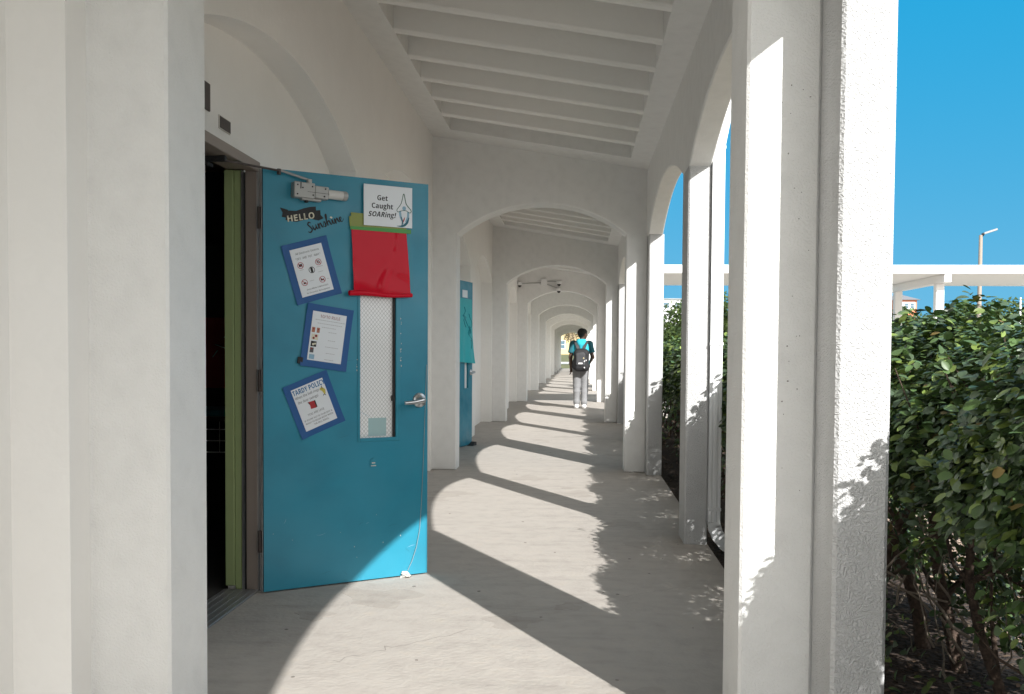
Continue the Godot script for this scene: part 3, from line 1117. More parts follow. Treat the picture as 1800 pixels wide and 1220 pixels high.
func make_posters(dt: Transform3D) -> void:
	var bold := sysfont("Droid Sans", 700)
	var sans := sysfont("Droid Sans")
	var mono := sysfont("Droid Sans Mono")
	# --- sign at the top
	var s := thing("paper_sign", "white laminated sign reading Get Caught SOARing! with a winged emblem", "sign")
	s.transform = dt * Transform3D(Basis(Vector3.BACK, 0.002), Vector3(0.670, 1.986, 0.016))
	var st := begin()
	box(st, Vector3(-0.1395, -0.107, -0.0006), Vector3(0.1395, 0.107, 0.0006), 0.0)
	obj("sheet", st, M.white_paper, s)
	st = begin()
	text_into(st, "Get", bold, 0.026, Vector2(-0.034, 0.040), 0.001)
	text_into(st, "Caught", bold, 0.026, Vector2(-0.034, -0.002), 0.001)
	text_into(st, "SOARing!", bold, 0.026, Vector2(-0.034, -0.046), 0.001, 0.0, 0.22)
	obj("lettering", st, M.ink, s)
	var e := Transform3D(Basis(), Vector3(0.09, 0.0, 0.0))
	st = begin()
	stroke(st, [Vector3(-0.034, -0.026, 0.003), Vector3(-0.04, -0.014, 0.003), Vector3(-0.016, 0.02, 0.0035), Vector3(0.0, 0.072, 0.004), Vector3(0.014, 0.02, 0.0045), Vector3(0.042, -0.012, 0.004), Vector3(0.036, -0.026, 0.003), Vector3(0.012, -0.016, 0.003), Vector3(-0.012, -0.018, 0.003), Vector3(-0.034, -0.026, 0.003)], 0.0009, e)
	obj("emblem_outline", st, M.ink_green, s)
	st = begin()
	disc(st, Vector2(0.002, -0.004), 0.011, 0.0009, e)
	stroke(st, [Vector3(-0.022, -0.024, 0.012), Vector3(-0.018, -0.05, 0.012), Vector3(-0.006, -0.078, 0.006), Vector3(-0.002, -0.088, 0.001)], 0.0009, e)
	stroke(st, [Vector3(0.026, -0.024, 0.012), Vector3(0.024, -0.05, 0.012), Vector3(0.012, -0.074, 0.008)], 0.0009, e)
	obj("emblem_trail", st, M.ink_sky, s)
	st = begin()
	stroke(st, [Vector3(0.03, -0.052, 0.004), Vector3(0.018, -0.080, 0.012), Vector3(-0.006, -0.098, 0.010), Vector3(-0.04, -0.100, 0.002)], 0.0014, e)
	stroke(st, [Vector3(-0.016, -0.05, 0.004), Vector3(-0.008, -0.076, 0.008), Vector3(-0.012, -0.096, 0.004)], 0.0014, e)
	obj("emblem_swoosh", st, M.ink_teal, s)
	st = begin()
	stroke(st, [Vector3(0.006, -0.05, 0.001), Vector3(0.0, -0.066, 0.006), Vector3(-0.006, -0.082, 0.001)], 0.0019, e)
	obj("emblem_flame", st, M.ink_red, s)
	# --- green tape
	var tape := thing("green_tape", "strip of olive and green tape holding the red sheet", "tape")
	tape.transform = dt
	st = begin()
	flat(st, [Vector2(0.456, 1.866), Vector2(0.780, 1.868), Vector2(0.780, 1.936), Vector2(0.462, 1.940), Vector2(0.463, 1.922), Vector2(0.452, 1.918)], 0.0085, 0.001)
	mesh_node("wide_strip", finish(st), M.olive_tape, tape)
	st = begin()
	flat(st, [Vector2(0.456, 1.852), Vector2(0.805, 1.850), Vector2(0.805, 1.872), Vector2(0.458, 1.868)], 0.0115, 0.0012)
	mesh_node("narrow_strip", finish(st), M.green_tape, tape)
	# --- red sheet, wrinkled, with its rolled lower edge
	var red := thing("red_sheet", "glossy red vinyl sheet hanging over the door window, lower edge rolled", "sheet")
	red.transform = dt
	st = begin()
	var fn := FastNoiseLite.new()
	fn.seed = 3
	fn.frequency = 2.2
	fn.fractal_type = FastNoiseLite.FRACTAL_NONE
	var nx := 36
	var ny := 40
	var P := func(i: int, j: int) -> Vector3:
		var u := float(i) / nx
		var v := float(j) / ny
		var l := lerpf(0.464, 0.474, v)
		var r := lerpf(0.778, 0.800, v)
		var x := lerpf(l, r, u)
		var y := lerpf(1.858, 1.525, v)
		var bulge := sin(v * PI) * 0.004 + v * 0.010
		var crease := 0.0035 * fn.get_noise_2d(u * 0.9, v * 1.1) * smoothstep(0.0, 0.25, v) + 0.008 * exp(-pow((u - 0.62 - 0.12 * sin(v * 5.0)) / 0.07, 2)) * smoothstep(0.35, 0.8, v) - 0.003 * exp(-pow((u - 0.78 + 0.2 * v) / 0.05, 2)) * (1.0 - v)
		return Vector3(x, y, 0.010 + bulge + crease)
	for i in nx:
		for j in ny:
			smooth_quad(st, P.call(i, j), P.call(i + 1, j), P.call(i + 1, j + 1), P.call(i, j + 1), Vector3.BACK)
	mesh_node("sheet", finish(st), M.red_vinyl, red)
	st = begin()
	var pts := []
	var rad := []
	for i in 15:
		var u := i / 14.0
		pts.append(Vector3(lerpf(0.446, 0.806, u), 1.521 + 0.004 * sin(u * 7.0) - 0.002 * u, 0.024 + 0.002 * sin(u * 11.0)))
		rad.append(0.0125 + 0.002 * sin(u * 5.0 + 0.6))
	tube(st, pts, rad, 16, false)
	mesh_node("roll", finish(st), M.red_vinyl, red)
	# --- black banner and brush script
	var d := thing("door_decal", "black decal on the door reading HELLO on a ribbon over Sunshine in script", "decal")
	d.transform = dt * Transform3D(Basis(Vector3.BACK, 0.0), Vector3(0.19, 1.905, 0.0006))
	st = begin()
	flat(st, [Vector2(-0.075, -0.030), Vector2(-0.020, -0.036), Vector2(0.030, -0.020), Vector2(0.075, -0.006), Vector2(0.088, 0.002), Vector2(0.084, 0.050), Vector2(0.055, 0.046), Vector2(0.02, 0.036), Vector2(-0.02, 0.020), Vector2(-0.068, 0.018)], 0.0, 0.0006)
	flat(st, [Vector2(-0.104, 0.030), Vector2(-0.062, 0.022), Vector2(-0.070, -0.018), Vector2(-0.094, -0.016), Vector2(-0.090, 0.006)], 0.0003, 0.0006)
	flat(st, [Vector2(0.066, -0.016), Vector2(0.100, -0.020), Vector2(0.126, -0.006), Vector2(0.110, 0.010), Vector2(0.108, 0.034), Vector2(0.084, 0.030)], 0.0003, 0.0006)
	obj("ribbon", st, M.ink, d)
	st = begin()
	text_into(st, "HELLO", bold, 0.031, Vector2(0.004, -0.010), 0.0012, 0.20, 0.05, 1.12)
	obj("lettering", st, M.ink_cream, d)
	st = begin()
	# the word Sunshine written with a brush
	var b := Transform3D(Basis(Vector3.BACK, 0.34), Vector3(0.048, -0.075, 0.0))
	var sx := 0.0
	var W := 0.0070
	var N := 0.0030
	stroke(st, [Vector3(0.022, 0.034, N), Vector3(0.012, 0.040, W), Vector3(0.004, 0.030, W), Vector3(0.014, 0.014, W), Vector3(0.018, 0.0, W), Vector3(0.006, -0.010, W), Vector3(-0.006, -0.004, N)], 0.0008, b)
	# u
	stroke(st, [Vector3(0.026, 0.020, N), Vector3(0.028, 0.004, W), Vector3(0.034, -0.004, W), Vector3(0.042, 0.010, N), Vector3(0.044, 0.020, N), Vector3(0.045, 0.002, W), Vector3(0.050, -0.004, N), Vector3(0.055, 0.006, N)], 0.0008, b)
	# n
	stroke(st, [Vector3(0.055, 0.006, N), Vector3(0.058, 0.020, W), Vector3(0.060, -0.004, W), Vector3(0.062, 0.010, N), Vector3(0.070, 0.020, W), Vector3(0.074, 0.006, W), Vector3(0.078, -0.004, N), Vector3(0.084, 0.006, N)], 0.0008, b)
	# s
	stroke(st, [Vector3(0.084, 0.006, N), Vector3(0.093, 0.024, N), Vector3(0.096, 0.010, W), Vector3(0.095, -0.002, W), Vector3(0.086, -0.003, N)], 0.0008, b)
	# h
	stroke(st, [Vector3(0.097, 0.002, N), Vector3(0.112, 0.034, N), Vector3(0.114, 0.054, W), Vector3(0.108, 0.044, W), Vector3(0.108, 0.0, W), Vector3(0.110, 0.012, N), Vector3(0.119, 0.020, W), Vector3(0.123, 0.006, W), Vector3(0.128, -0.003, N), Vector3(0.134, 0.006, N)], 0.0008, b)
	# i
	stroke(st, [Vector3(0.134, 0.006, N), Vector3(0.137, 0.019, W), Vector3(0.139, 0.004, W), Vector3(0.144, -0.003, N), Vector3(0.149, 0.008, N)], 0.0008, b)
	# n
	stroke(st, [Vector3(0.149, 0.008, N), Vector3(0.152, 0.020, W), Vector3(0.154, -0.003, W), Vector3(0.157, 0.010, N), Vector3(0.165, 0.020, W), Vector3(0.169, 0.006, W), Vector3(0.174, -0.002, N), Vector3(0.180, 0.008, N)], 0.0008, b)
	# e
	stroke(st, [Vector3(0.180, 0.006, N), Vector3(0.189, 0.012, N), Vector3(0.188, 0.021, N), Vector3(0.180, 0.016, W), Vector3(0.181, 0.002, W), Vector3(0.190, -0.003, N), Vector3(0.200, 0.008, N)], 0.0008, b)
	obj("script", st, M.ink, d)
	st = begin()
	disc(st, Vector2(0.1385, 0.031), 0.005, 0.0008, b, 10)
	disc(st, Vector2(0.1345, 0.033), 0.004, 0.0009, b, 10)
	obj("heart", st, M.ink_cream, d)

	# --- first card: electronic devices
	var p1 := poster(dt, "blue_poster", "tilted blue card poster with five round no-device symbols", Vector2(0.251, 1.631), Vector2(0.249, 0.306), 0.285, 0.004)
	st = begin()
	var w := Vector2(0.0875, 0.122)
	box(st, Vector3(-w.x, -w.y, 0.0004), Vector3(w.x, w.y, 0.0016), 0.0)
	obj("sheet", st, M.white_paper, p1)
	var zt := 0.0018
	st = begin()
	text_into(st, "All Electronic Devices", sans, 0.0098, Vector2(0.002, 0.096), zt)
	box(st, Vector3(-0.068, 0.0895, zt), Vector3(0.072, 0.0903, zt + 0.0003), 0.0)
	text_into(st, "\"OFF AND PUT AWAY\"", mono, 0.0105, Vector2(0.0, 0.070), zt, 0.0, 0.0, 0.88)
	text_into(st, "Items Will be CONFISCATED", sans, 0.0068, Vector2(0.006, -0.090), zt)
	text_into(st, "No Discussion, No Exceptions!", sans, 0.0068, Vector2(0.006, -0.108), zt)
	obj("lettering", st, M.ink_grey, p1)
	var icons := [Vector2(-0.052, 0.036), Vector2(0.045, 0.032), Vector2(0.0, 0.001), Vector2(-0.055, -0.052), Vector2(0.042, -0.058)]
	var red_st := begin()
	var black_st := begin()
	for i in 5:
		var c: Vector2 = icons[i]
		ring(red_st if i != 2 else black_st, c, 0.0165, 0.0026, zt + 0.0006)
		if i != 2:
			flat(red_st, [c + Vector2(-0.012, 0.010), c + Vector2(-0.010, 0.012), c + Vector2(0.012, -0.010), c + Vector2(0.010, -0.012)], zt + 0.0012)
	box(black_st, Vector3(-0.061, 0.030, zt), Vector3(-0.043, 0.043, zt + 0.0004), 0.0)
	ring(black_st, icons[1], 0.008, 0.003, zt)
	box(black_st, Vector3(-0.006, -0.012, zt), Vector3(0.006, 0.014, zt + 0.0004), 0.0)
	flat(black_st, [Vector2(-0.064, -0.058), Vector2(-0.056, -0.050), Vector2(-0.046, -0.052), Vector2(-0.052, -0.060)], zt)
	flat(black_st, [Vector2(0.034, -0.064), Vector2(0.050, -0.062), Vector2(0.052, -0.054), Vector2(0.043, -0.057), Vector2(0.034, -0.052)], zt)
	obj("symbol_ring", red_st, M.ink_red, p1)
	obj("symbol_shape", black_st, M.ink, p1)
	st = begin()
	for r in [[-0.052, 0.012, 0.022], [0.045, 0.008, 0.036], [0.044, -0.018, 0.028], [-0.015, -0.052, 0.024], [0.072, -0.062, 0.012]]:
		box(st, Vector3(r[0] - r[2] * 0.5, r[1], zt), Vector3(r[0] + r[2] * 0.5, r[1] + 0.002, zt + 0.0003), 0.0)
	obj("small_print", st, M.ink_pale, p1)

	# --- second card: 10/10 rule
	var p2 := poster(dt, "blue_poster", "blue card poster headed 10/10 RULE with five small pictures", Vector2(0.332, 1.289), Vector2(0.252, 0.322), -0.135, 0.0062)
	st = begin()
	w = Vector2(0.092, 0.126)
	box(st, Vector3(-w.x, -w.y, 0.0004), Vector3(w.x, w.y, 0.0016), 0.0)
	obj("sheet", st, M.white_paper, p2)
	st = begin()
	text_into(st, "10/10 RULE", sans, 0.0155, Vector2(0.004, 0.104), zt)
	box(st, Vector3(-0.008, 0.047, zt), Vector3(0.006, 0.053, zt + 0.0003), 0.0)
	obj("heading", st, M.ink_maroon, p2)
	st = begin()
	for r in [[0.0, 0.083, 0.150], [0.004, 0.066, 0.130], [0.0, 0.048, 0.070], [0.022, 0.026, 0.036], [0.022, -0.016, 0.032], [0.030, -0.050, 0.070], [0.026, -0.082, 0.046], [0.020, -0.115, 0.040]]:
		var x: float = r[0] - r[2] * 0.5
		rng.seed = int(r[1] * 1000) + 500
		while x < r[0] + r[2] * 0.5:
			var wl := rng.randf_range(0.004, 0.012)
			box(st, Vector3(x, r[1], zt), Vector3(x + wl, r[1] + 0.0024, zt + 0.0003), 0.0)
			x += wl + 0.002
	obj("small_print", st, M.ink_pale, p2)
	for r in [[-0.078, 0.030, 0.017, 0.026, "ink_skin"], [-0.052, 0.030, 0.016, 0.026, "ink_skin"], [-0.066, -0.006, 0.036, 0.030, "ink_cream"], [-0.068, -0.042, 0.030, 0.028, "ink"], [-0.074, -0.074, 0.020, 0.026, "ink_grey"], [-0.070, -0.108, 0.028, 0.024, "ink_sky"]]:
		st = begin()
		box(st, Vector3(r[0] - r[2] * 0.5, r[1] - r[3] * 0.5, zt), Vector3(r[0] + r[2] * 0.5, r[1] + r[3] * 0.5, zt + 0.0003), 0.0)
		obj("picture", st, M[r[4]], p2)
	st = begin()
	for r in [[-0.078, 0.034, 0.004], [-0.052, 0.034, 0.004], [-0.060, 0.0, 0.007], [-0.072, -0.012, 0.006], [-0.076, -0.066, 0.005]]:
		disc(st, Vector2(r[0], r[1]), r[2], zt + 0.0005)
	obj("picture_mark", st, M.ink_maroon, p2)
	st = begin()
	for r in [[-0.070, -0.044, 0.006], [-0.060, -0.040, 0.005]]:
		disc(st, Vector2(r[0], r[1]), r[2], zt + 0.0005)
	obj("picture_mark", st, M.ink_cream, p2)
	st = begin()
	box(st, Vector3(-0.142, -0.152, -0.001), Vector3(-0.112, -0.118, 0.004), 0.003)
	obj("black_clip", st, M.black_rubber, p2)

	# --- third card: tardy policy
	var p3 := poster(dt, "blue_poster", "lowest blue card poster headed TARDY POLICY with a red picture", Vector2(0.2635, 0.9455), Vector2(0.251, 0.286), 0.375, 0.004)
	st = begin()
	w = Vector2(0.090, 0.113)
	box(st, Vector3(-w.x, -w.y, 0.0004), Vector3(w.x, w.y, 0.0016), 0.0)
	obj("sheet", st, M.white_paper, p3)
	st = begin()
	text_into(st, "TARDY POLICY", bold, 0.0255, Vector2(0.004, 0.092), zt, 0.0, 0.0, 0.74)
	obj("heading", st, M.ink_blue, p3)
	st = begin()
	text_into(st, "When the bell rings", sans, 0.0125, Vector2(-0.016, 0.064), zt, 0.0, 0.0, 0.9)
	text_into(st, "the door swings!", sans, 0.0125, Vector2(-0.020, 0.038), zt, 0.0, 0.0, 0.9)
	text_into(st, "YOU ARE LATE", sans, 0.0105, Vector2(-0.004, -0.038), zt)
	text_into(st, "IF YOU'RE NOT IN YOUR SEAT &", sans, 0.0082, Vector2(0.0, -0.062), zt, 0.0, 0.0, 0.98)
	text_into(st, "READY TO BEGIN WORK WHEN", sans, 0.0082, Vector2(0.0, -0.078), zt)
	text_into(st, "THE BELL RINGS.", sans, 0.0082, Vector2(0.006, -0.094), zt)
	obj("lettering", st, M.ink_grey, p3)
	st = begin()
	flat(st, [Vector2(-0.030, 0.024), Vector2(0.010, 0.020), Vector2(0.006, -0.018), Vector2(-0.024, -0.014), Vector2(-0.022, 0.006)], zt)
	obj("red_picture", st, M.ink_red, p3)
	st = begin()
	flat(st, [Vector2(0.006, 0.021), Vector2(0.012, 0.021), Vector2(0.012, -0.016), Vector2(0.006, -0.016)], zt + 0.0006)
	flat(st, [Vector2(-0.030, 0.024), Vector2(-0.022, 0.020), Vector2(-0.022, 0.006)], zt + 0.0006)
	obj("picture_mark", st, M.ink, p3)
	st = begin()
	flat(st, [Vector2(0.054, 0.060), Vector2(0.058, 0.068), Vector2(0.072, 0.068), Vector2(0.084, 0.052), Vector2(0.078, 0.030), Vector2(0.070, 0.030), Vector2(0.064, 0.050)], zt)
	obj("bell_shape", st, M.ink_yellow, p3)
	st = begin()
	stroke(st, [Vector3(0.070, 0.076, 0.003), Vector3(0.068, 0.058, 0.003)], zt + 0.0006)
	stroke(st, [Vector3(0.062, 0.026, 0.003), Vector3(0.070, 0.030, 0.003), Vector3(0.076, 0.022, 0.003)], zt + 0.0006)
	obj("bell_lines", st, M.ink, p3)


func make_second_door() -> void:
	var turn := 1.352
	var door := thing("classroom_door", "teal classroom door swung back against the wall under a turquoise cloth", "door", V(-1.575, 0, 12.35), turn)
	var dt := door.transform
	var st := begin()
	door_slab(st, 0.914, 0.012, 2.125, -0.044, 0.0, 0.60, 0.745, 0.752, 1.5)
	obj("leaf", st, M.teal_paint, door)
	var win := Node3D.new()
	win.name = "window"
	door.add_child(win, true)
	st = begin()
	box(st, Vector3(0.595, 0.747, -0.026), Vector3(0.75, 1.505, -0.02), 0.0)
	obj("pane", st, M.pane_glass, win)
	st = begin()
	for r in [[0.585, 0.60, 0.74, 1.51], [0.745, 0.76, 0.74, 1.51], [0.60, 0.745, 0.74, 0.755], [0.60, 0.745, 1.497, 1.51]]:
		box(st, Vector3(r[0], r[2], -0.012), Vector3(r[1], r[3], 0.004), 0.002)
	obj("frame", st, M.teal_trim, win)
	lever(door, Vector3(0.85, 0.957, 0.0), -1.0)
	st = begin()
	for y in [1.88, 1.07, 0.26]:
		tube(st, [Vector3(-0.012, y - 0.055, -0.026), Vector3(-0.012, y + 0.055, -0.026)], [0.0085], 10)
	obj("hinge", st, M.dark_brown, door)
	var wedge := thing("door_wedge", "black wedge under the second teal door", "wedge", dt * Vector3(0.86, 0.0, 0.03), turn)
	st = begin()
	extrude(st, PackedVector2Array([Vector2(0, 0), Vector2(0.16, 0), Vector2(0.16, 0.045), Vector2(0.14, 0.045)]), Vector3(-0.12, 0, -0.04), Vector3.RIGHT, Vector3.UP, Vector3.BACK, 0.08, 0.002)
	mesh_node("rubber", finish(st), M.black_rubber, wedge)
	var tagp := thing("door_label", "small blank white card at the top of the second teal door", "card")
	tagp.transform = dt
	st = begin()
	box(st, Vector3(0.5, 1.915, 0.001), Vector3(0.70, 2.01, 0.004), 0.0)
	mesh_node("card", finish(st), M.white_paper, tagp)
	var cloth := thing("turquoise_cloth", "turquoise cloth with darker swirls hanging from the second teal door", "cloth")
	cloth.transform = dt
	st = begin()
	var nx := 20
	var ny := 30
	var P := func(i: int, j: int) -> Vector3:
		var u := float(i) / nx
		var v := float(j) / ny
		var flare := pow(v, 3.0)
		return Vector3(0.15 + u * 0.70 + 0.03 * flare * u, 1.90 - v * 0.80 - 0.03 * u * flare, 0.012 + 0.02 * v + 0.03 * flare * u * u + 0.010 * sin(u * 15 + v * 3) * v)
	for i in nx:
		for j in ny:
			smooth_quad(st, P.call(i, j), P.call(i + 1, j), P.call(i + 1, j + 1), P.call(i, j + 1), Vector3.BACK)
	mesh_node("sheet", finish(st), M.turquoise_cloth, cloth)
	st = begin()
	rng.seed = 15
	for k in 6:
		var pts := []
		var u := rng.randf_range(0.2, 0.9)
		var v := rng.randf_range(0.05, 0.5)
		for i in 7:
			u = clampf(u + rng.randf_range(-0.16, 0.16), 0.05, 0.95)
			v = clampf(v + rng.randf_range(0.02, 0.10), 0.03, 0.93)
			var a: Vector3 = P.call(int(u * nx), int(v * ny))
			pts.append(a + Vector3(0, 0, 0.003))
		var fine := []
		for i in pts.size() - 1:
			for s in 4:
				fine.append(pts[i].cubic_interpolate(pts[i + 1], pts[maxi(i - 1, 0)], pts[mini(i + 2, pts.size() - 1)], s / 4.0))
		tube(st, fine, [0.004], 5)
	mesh_node("swirl", finish(st), M.turquoise_dark, cloth)


func make_plaques() -> void:
	var a := thing("room_plaque", "small square brown room number plaque above the open doorway", "plaque", V(XB, 2.287, 4.748))
	var st := begin()
	box(st, Vector3(0.0005, -0.033, -0.078), Vector3(0.005, 0.033, 0.078), 0.002)
	obj("frame", st, M.off_white, a)
	st = begin()
	box(st, Vector3(0.0052, -0.027, -0.071), Vector3(0.008, 0.027, 0.071), 0.001)
	obj("face", st, M.dark_brown, a)
	var b := thing("wall_plaque", "tall dark brown plaque half hidden by the shaded pier", "plaque", V(XB, 2.37, 4.50))
	st = begin()
	box(st, Vector3(0.0005, -0.070, -0.045), Vector3(0.010, 0.055, 0.12), 0.003)
	obj("face", st, M.dark_brown, b)


func make_cameras() -> void:
	var zf := Z0 + 3 * BAY
	var spots := [[-1.44, 2.90, "white domed security camera by the wall end of the conduit"], [-0.47, 2.93, "white domed security camera beside the junction box, the higher of the pair"], [-0.475, 2.76, "white domed security camera hanging lowest, at the crown of the arch"]]
	for s in spots:
		var t := thing("dome_camera", s[2], "security camera", V(s[0], s[1], zf - 0.002), 0.0, "domed cameras on the cross arch")
		var st := begin()
		box(st, Vector3(-0.055, -0.02, 0.0), Vector3(0.055, 0.06, 0.03), 0.01)
		tube(st, [Vector3(0, 0.045, 0.075), Vector3(0, -0.01, 0.075), Vector3(0, -0.025, 0.075)], [0.062, 0.066, 0.060], 18)
		obj("housing", st, M.white_paint, t)
		st = begin()
		ball(st, Vector3(0, -0.026, 0.075), Vector3(0.045, 0.05, 0.045), 8, -1.0, 0.0)
		obj("dome", st, M.black_dome, t)
	var jb := thing("junction_box", "white junction box and conduits feeding the domed cameras", "junction box", V(-0.84, 2.95, zf - 0.002))
	var st := begin()
	box(st, Vector3(-0.075, -0.085, 0.0), Vector3(0.075, 0.085, 0.07), 0.006)
	obj("box", st, M.white_paint, jb)
	for e in [[Vector3(-0.60, -0.03, 0.02), Vector3(-0.076, -0.01, 0.02)], [Vector3(0.076, 0.03, 0.02), Vector3(0.33, 0.02, 0.02)], [Vector3(0.076, -0.05, 0.02), Vector3(0.36, -0.15, 0.02)]]:
		st = begin()
		tube(st, [e[0], e[1]], [0.009], 8)
		obj("conduit", st, M.closer_grey, jb)


func make_downspout() -> void:
	var z := 6.50
	var t := thing("downspout", "white ribbed downspout running down behind the slim column", "downspout", V(0.875, 0, z))
	var st := begin()
	var w := 0.038
	var prof := PackedVector2Array()
	# ribbed rectangular pipe
	for p in [[-w, -0.03], [-0.02, -0.03], [-0.015, -0.025], [-0.008, -0.025], [-0.003, -0.03], [0.012, -0.03], [0.017, -0.025], [0.024, -0.025], [0.028, -0.03], [w, -0.03], [w, 0.03], [-w, 0.03]]:
		prof.append(Vector2(p[0], p[1]))
	extrude(st, prof, Vector3(0, 0.15, 0), Vector3.RIGHT, Vector3.FORWARD, Vector3.UP, 2.37)
	obj("pipe", st, M.white_metal, t)
	for y in [2.50, 1.27, 0.22]:
		st = begin()
		box(st, Vector3(-w - 0.004, y, -0.034), Vector3(w + 0.004, y + 0.022, 0.034), 0.003)
		obj("band", st, M.white_metal, t)
	st = begin()
	extrude(st, prof, Vector3(0, 2.52, 0), Vector3.RIGHT, Vector3.FORWARD, Vector3(0.19, 1, 0).normalized(), 0.62)
	obj("upper_elbow", st, M.white_metal, t)
	# lower elbow curving away from the column, in short gathered rings
	st = begin()
	var last := Vector3(0, 0.15, 0)
	for i in 8:
		var a: float = (i + 1) / 8.0 * 1.15
		var d := Vector3(sin(a), -cos(a), 0.0)
		var nxt := last + d * 0.03
		var side := Vector3(cos(a), sin(a), 0)
		extrude(st, PackedVector2Array([Vector2(-w - 0.003 * (i % 2), -0.03), Vector2(w + 0.003 * (i % 2), -0.03), Vector2(w + 0.003 * (i % 2), 0.03), Vector2(-w - 0.003 * (i % 2), 0.03)]), last, side, Vector3.FORWARD, d, 0.033)
		last = nxt
	obj("lower_elbow", st, M.white_metal, t)
	var g := thing("eaves_gutter", "white gutter along the eaves over the arcade", "gutter", V(0.935, 3.16, 20))
	st = begin()
	box(st, Vector3(0.0, 0.0, -58), Vector3(0.10, 0.12, 20.9), 0.006)
	obj("trough", st, M.white_metal, g)


func make_side_walkway() -> void:
	var t := thing("covered_walkway", "flat white canopy of the covered walkway beyond the hedge", "canopy", V(0, 0, 21.8))
	var st := begin()
	box(st, Vector3(0.98, 2.92, -3.9), Vector3(36, 3.10, -0.0), 0.01)
	obj("roof", st, M.white_paint, t)
	for x in [7.72, 17.0, 27.0]:
		st = begin()
		box(st, Vector3(x - 0.07, 2.745, -3.85), Vector3(x + 0.07, 2.918, -0.03), 0.006)
		obj("cross_beam", st, M.white_paint, t)
		for z in [-0.55, -3.35]:
			st = begin()
			box(st, Vector3(x - 0.085, -0.05, z - 0.085), Vector3(x + 0.085, 2.744, z + 0.085), 0.006)
			obj("post", st, M.white_paint, t)


func make_far_things() -> void:
	# lamp post
	var t := thing("street_lamp", "tall brown concrete lamp post with a flat lamp head above the canopy", "street lamp", V(17.25, -0.12, 45))
	var st := begin()
	tube(st, [Vector3(0, 0, 0), Vector3(0, 6.5, 0)], [0.105, 0.075], 10)
	obj("pole", st, M.pole_concrete, t)
	st = begin()
	tube(st, [Vector3(0, 6.42, 0), Vector3(0.12, 6.55, 0)], [0.06, 0.05], 8)
	obj("bracket", st, M.black_rubber, t)
	st = begin()
	box(st, Vector3(0.0, -0.04, -0.16), Vector3(0.60, 0.05, 0.16), 0.02, Transform3D(Basis(Vector3.BACK, 0.32), Vector3(0.08, 6.55, 0)))
	obj("lamp_head", st, M.grey_metal, t)
	st = begin()
	tube(st, [V(0, 0, 0), V(0, 3.0, 0)], [0.035, 0.025], 8)
	var pole := obj("slim_pole", st, M.white_metal)
	pole.position = V(12.65, -0.12, 30)
	tag(pole, "slim pale pole standing among the bushes beyond the hedge", "pole")
	# orange house with a grey hip roof
	house("orange_house", "small orange house with a grey hip roof beyond the trees", V(35.25, -0.12, 112), 2.3, 7.25, M.orange_wall, 7.95, M.roof_grey, [[-0.55, 6.35, 0.36, 0.55], [0.05, 6.35, 0.36, 0.55], [0.65, 6.35, 0.36, 0.55]])
	house("white_house", "flat white house seen above the bushes between two columns", V(10.4, -0.12, 112), 3.2, 7.3, M.pale_wall, 7.45, M.pale_wall, [[-0.8, 6.3, 0.7, 0.6], [0.6, 6.3, 0.7, 0.6]])
	house("yellow_building", "yellow building with white framed windows past the end of the walkway", V(-3.6, 0.85, 200), 8.8, 9.0, M.yellow_wall, 10.0, M.roof_grey, [[3.6, 4.2, 1.0, 1.5], [3.6, 1.2, 1.0, 1.5], [0.6, 4.2, 1.0, 1.5], [0.6, 1.2, 1.0, 1.5]])


func house(called: String, label: String, at: Vector3, wd: float, hgt: float, wall: Material, peak: float, roof: Material, wins: Array) -> void:
	var t := thing(called, label, "house" if called != "yellow_building" else "building", at)
	var st := begin()
	box(st, Vector3(-wd * 0.5, -0.5, -8), Vector3(wd * 0.5, hgt, 0), 0.0)
	obj("wall", st, wall, t)
	st = begin()
	var o := 0.35
	var a := Vector3(-wd * 0.5 - o, hgt, o)
	var b := Vector3(wd * 0.5 + o, hgt, o)
	var c := Vector3(wd * 0.5 + o, hgt, -8 - o)
	var d := Vector3(-wd * 0.5 - o, hgt, -8 - o)
	var r0 := Vector3(0, peak, -2.0)
	var r1 := Vector3(0, peak, -6.0)
	tri(st, a, b, r0, Vector3(0, 1, 1))
	quad(st, b, c, r1, r0, Vector3(1, 1, 0))
	tri(st, c, d, r1, Vector3(0, 1, -1))
	quad(st, d, a, r0, r1, Vector3(-1, 1, 0))
	quad(st, a, b, c, d, Vector3.DOWN)
	obj("roof", st, roof, t)
	for w in wins:
		st = begin()
		box(st, Vector3(w[0] - w[2] * 0.5 - 0.12, w[1] - 0.12, 0.002), Vector3(w[0] + w[2] * 0.5 + 0.12, w[1] + w[3] + 0.12, 0.08), 0.0)
		var f := obj("window", st, M.white_paint, t)
		st = begin()
		for s in 2:
			box(st, Vector3(w[0] - w[2] * 0.5, w[1] + s * w[3] * 0.52, 0.082), Vector3(w[0] + w[2] * 0.5, w[1] + s * w[3] * 0.52 + w[3] * 0.46, 0.10), 0.0)
		obj("pane", st, M.window_dark, f)


# ------------------------------------------------------------------ plants
func leaf_mesh(length: float, width: float, fold: float) -> ArrayMesh:
	var st := begin()
	var rows := [[0.0, 0.0], [0.18, 0.62], [0.45, 1.0], [0.72, 0.88], [0.92, 0.42], [1.0, 0.0]]
	for i in rows.size() - 1:
		var y0: float = rows[i][0] * length
		var y1: float = rows[i + 1][0] * length
		var w0: float = rows[i][1] * width * 0.5
		var w1: float = rows[i + 1][1] * width * 0.5
		var z0: float = -0.12 * length * pow(rows[i][0], 2)
		var z1: float = -0.12 * length * pow(rows[i + 1][0], 2)
		for s in [-1.0, 1.0]:
			smooth_quad(st, Vector3(0, y0, z0), Vector3(s * w0, y0, z0 + fold * w0), Vector3(s * w1, y1, z1 + fold * w1), Vector3(0, y1, z1), Vector3.BACK)
	return finish(st)


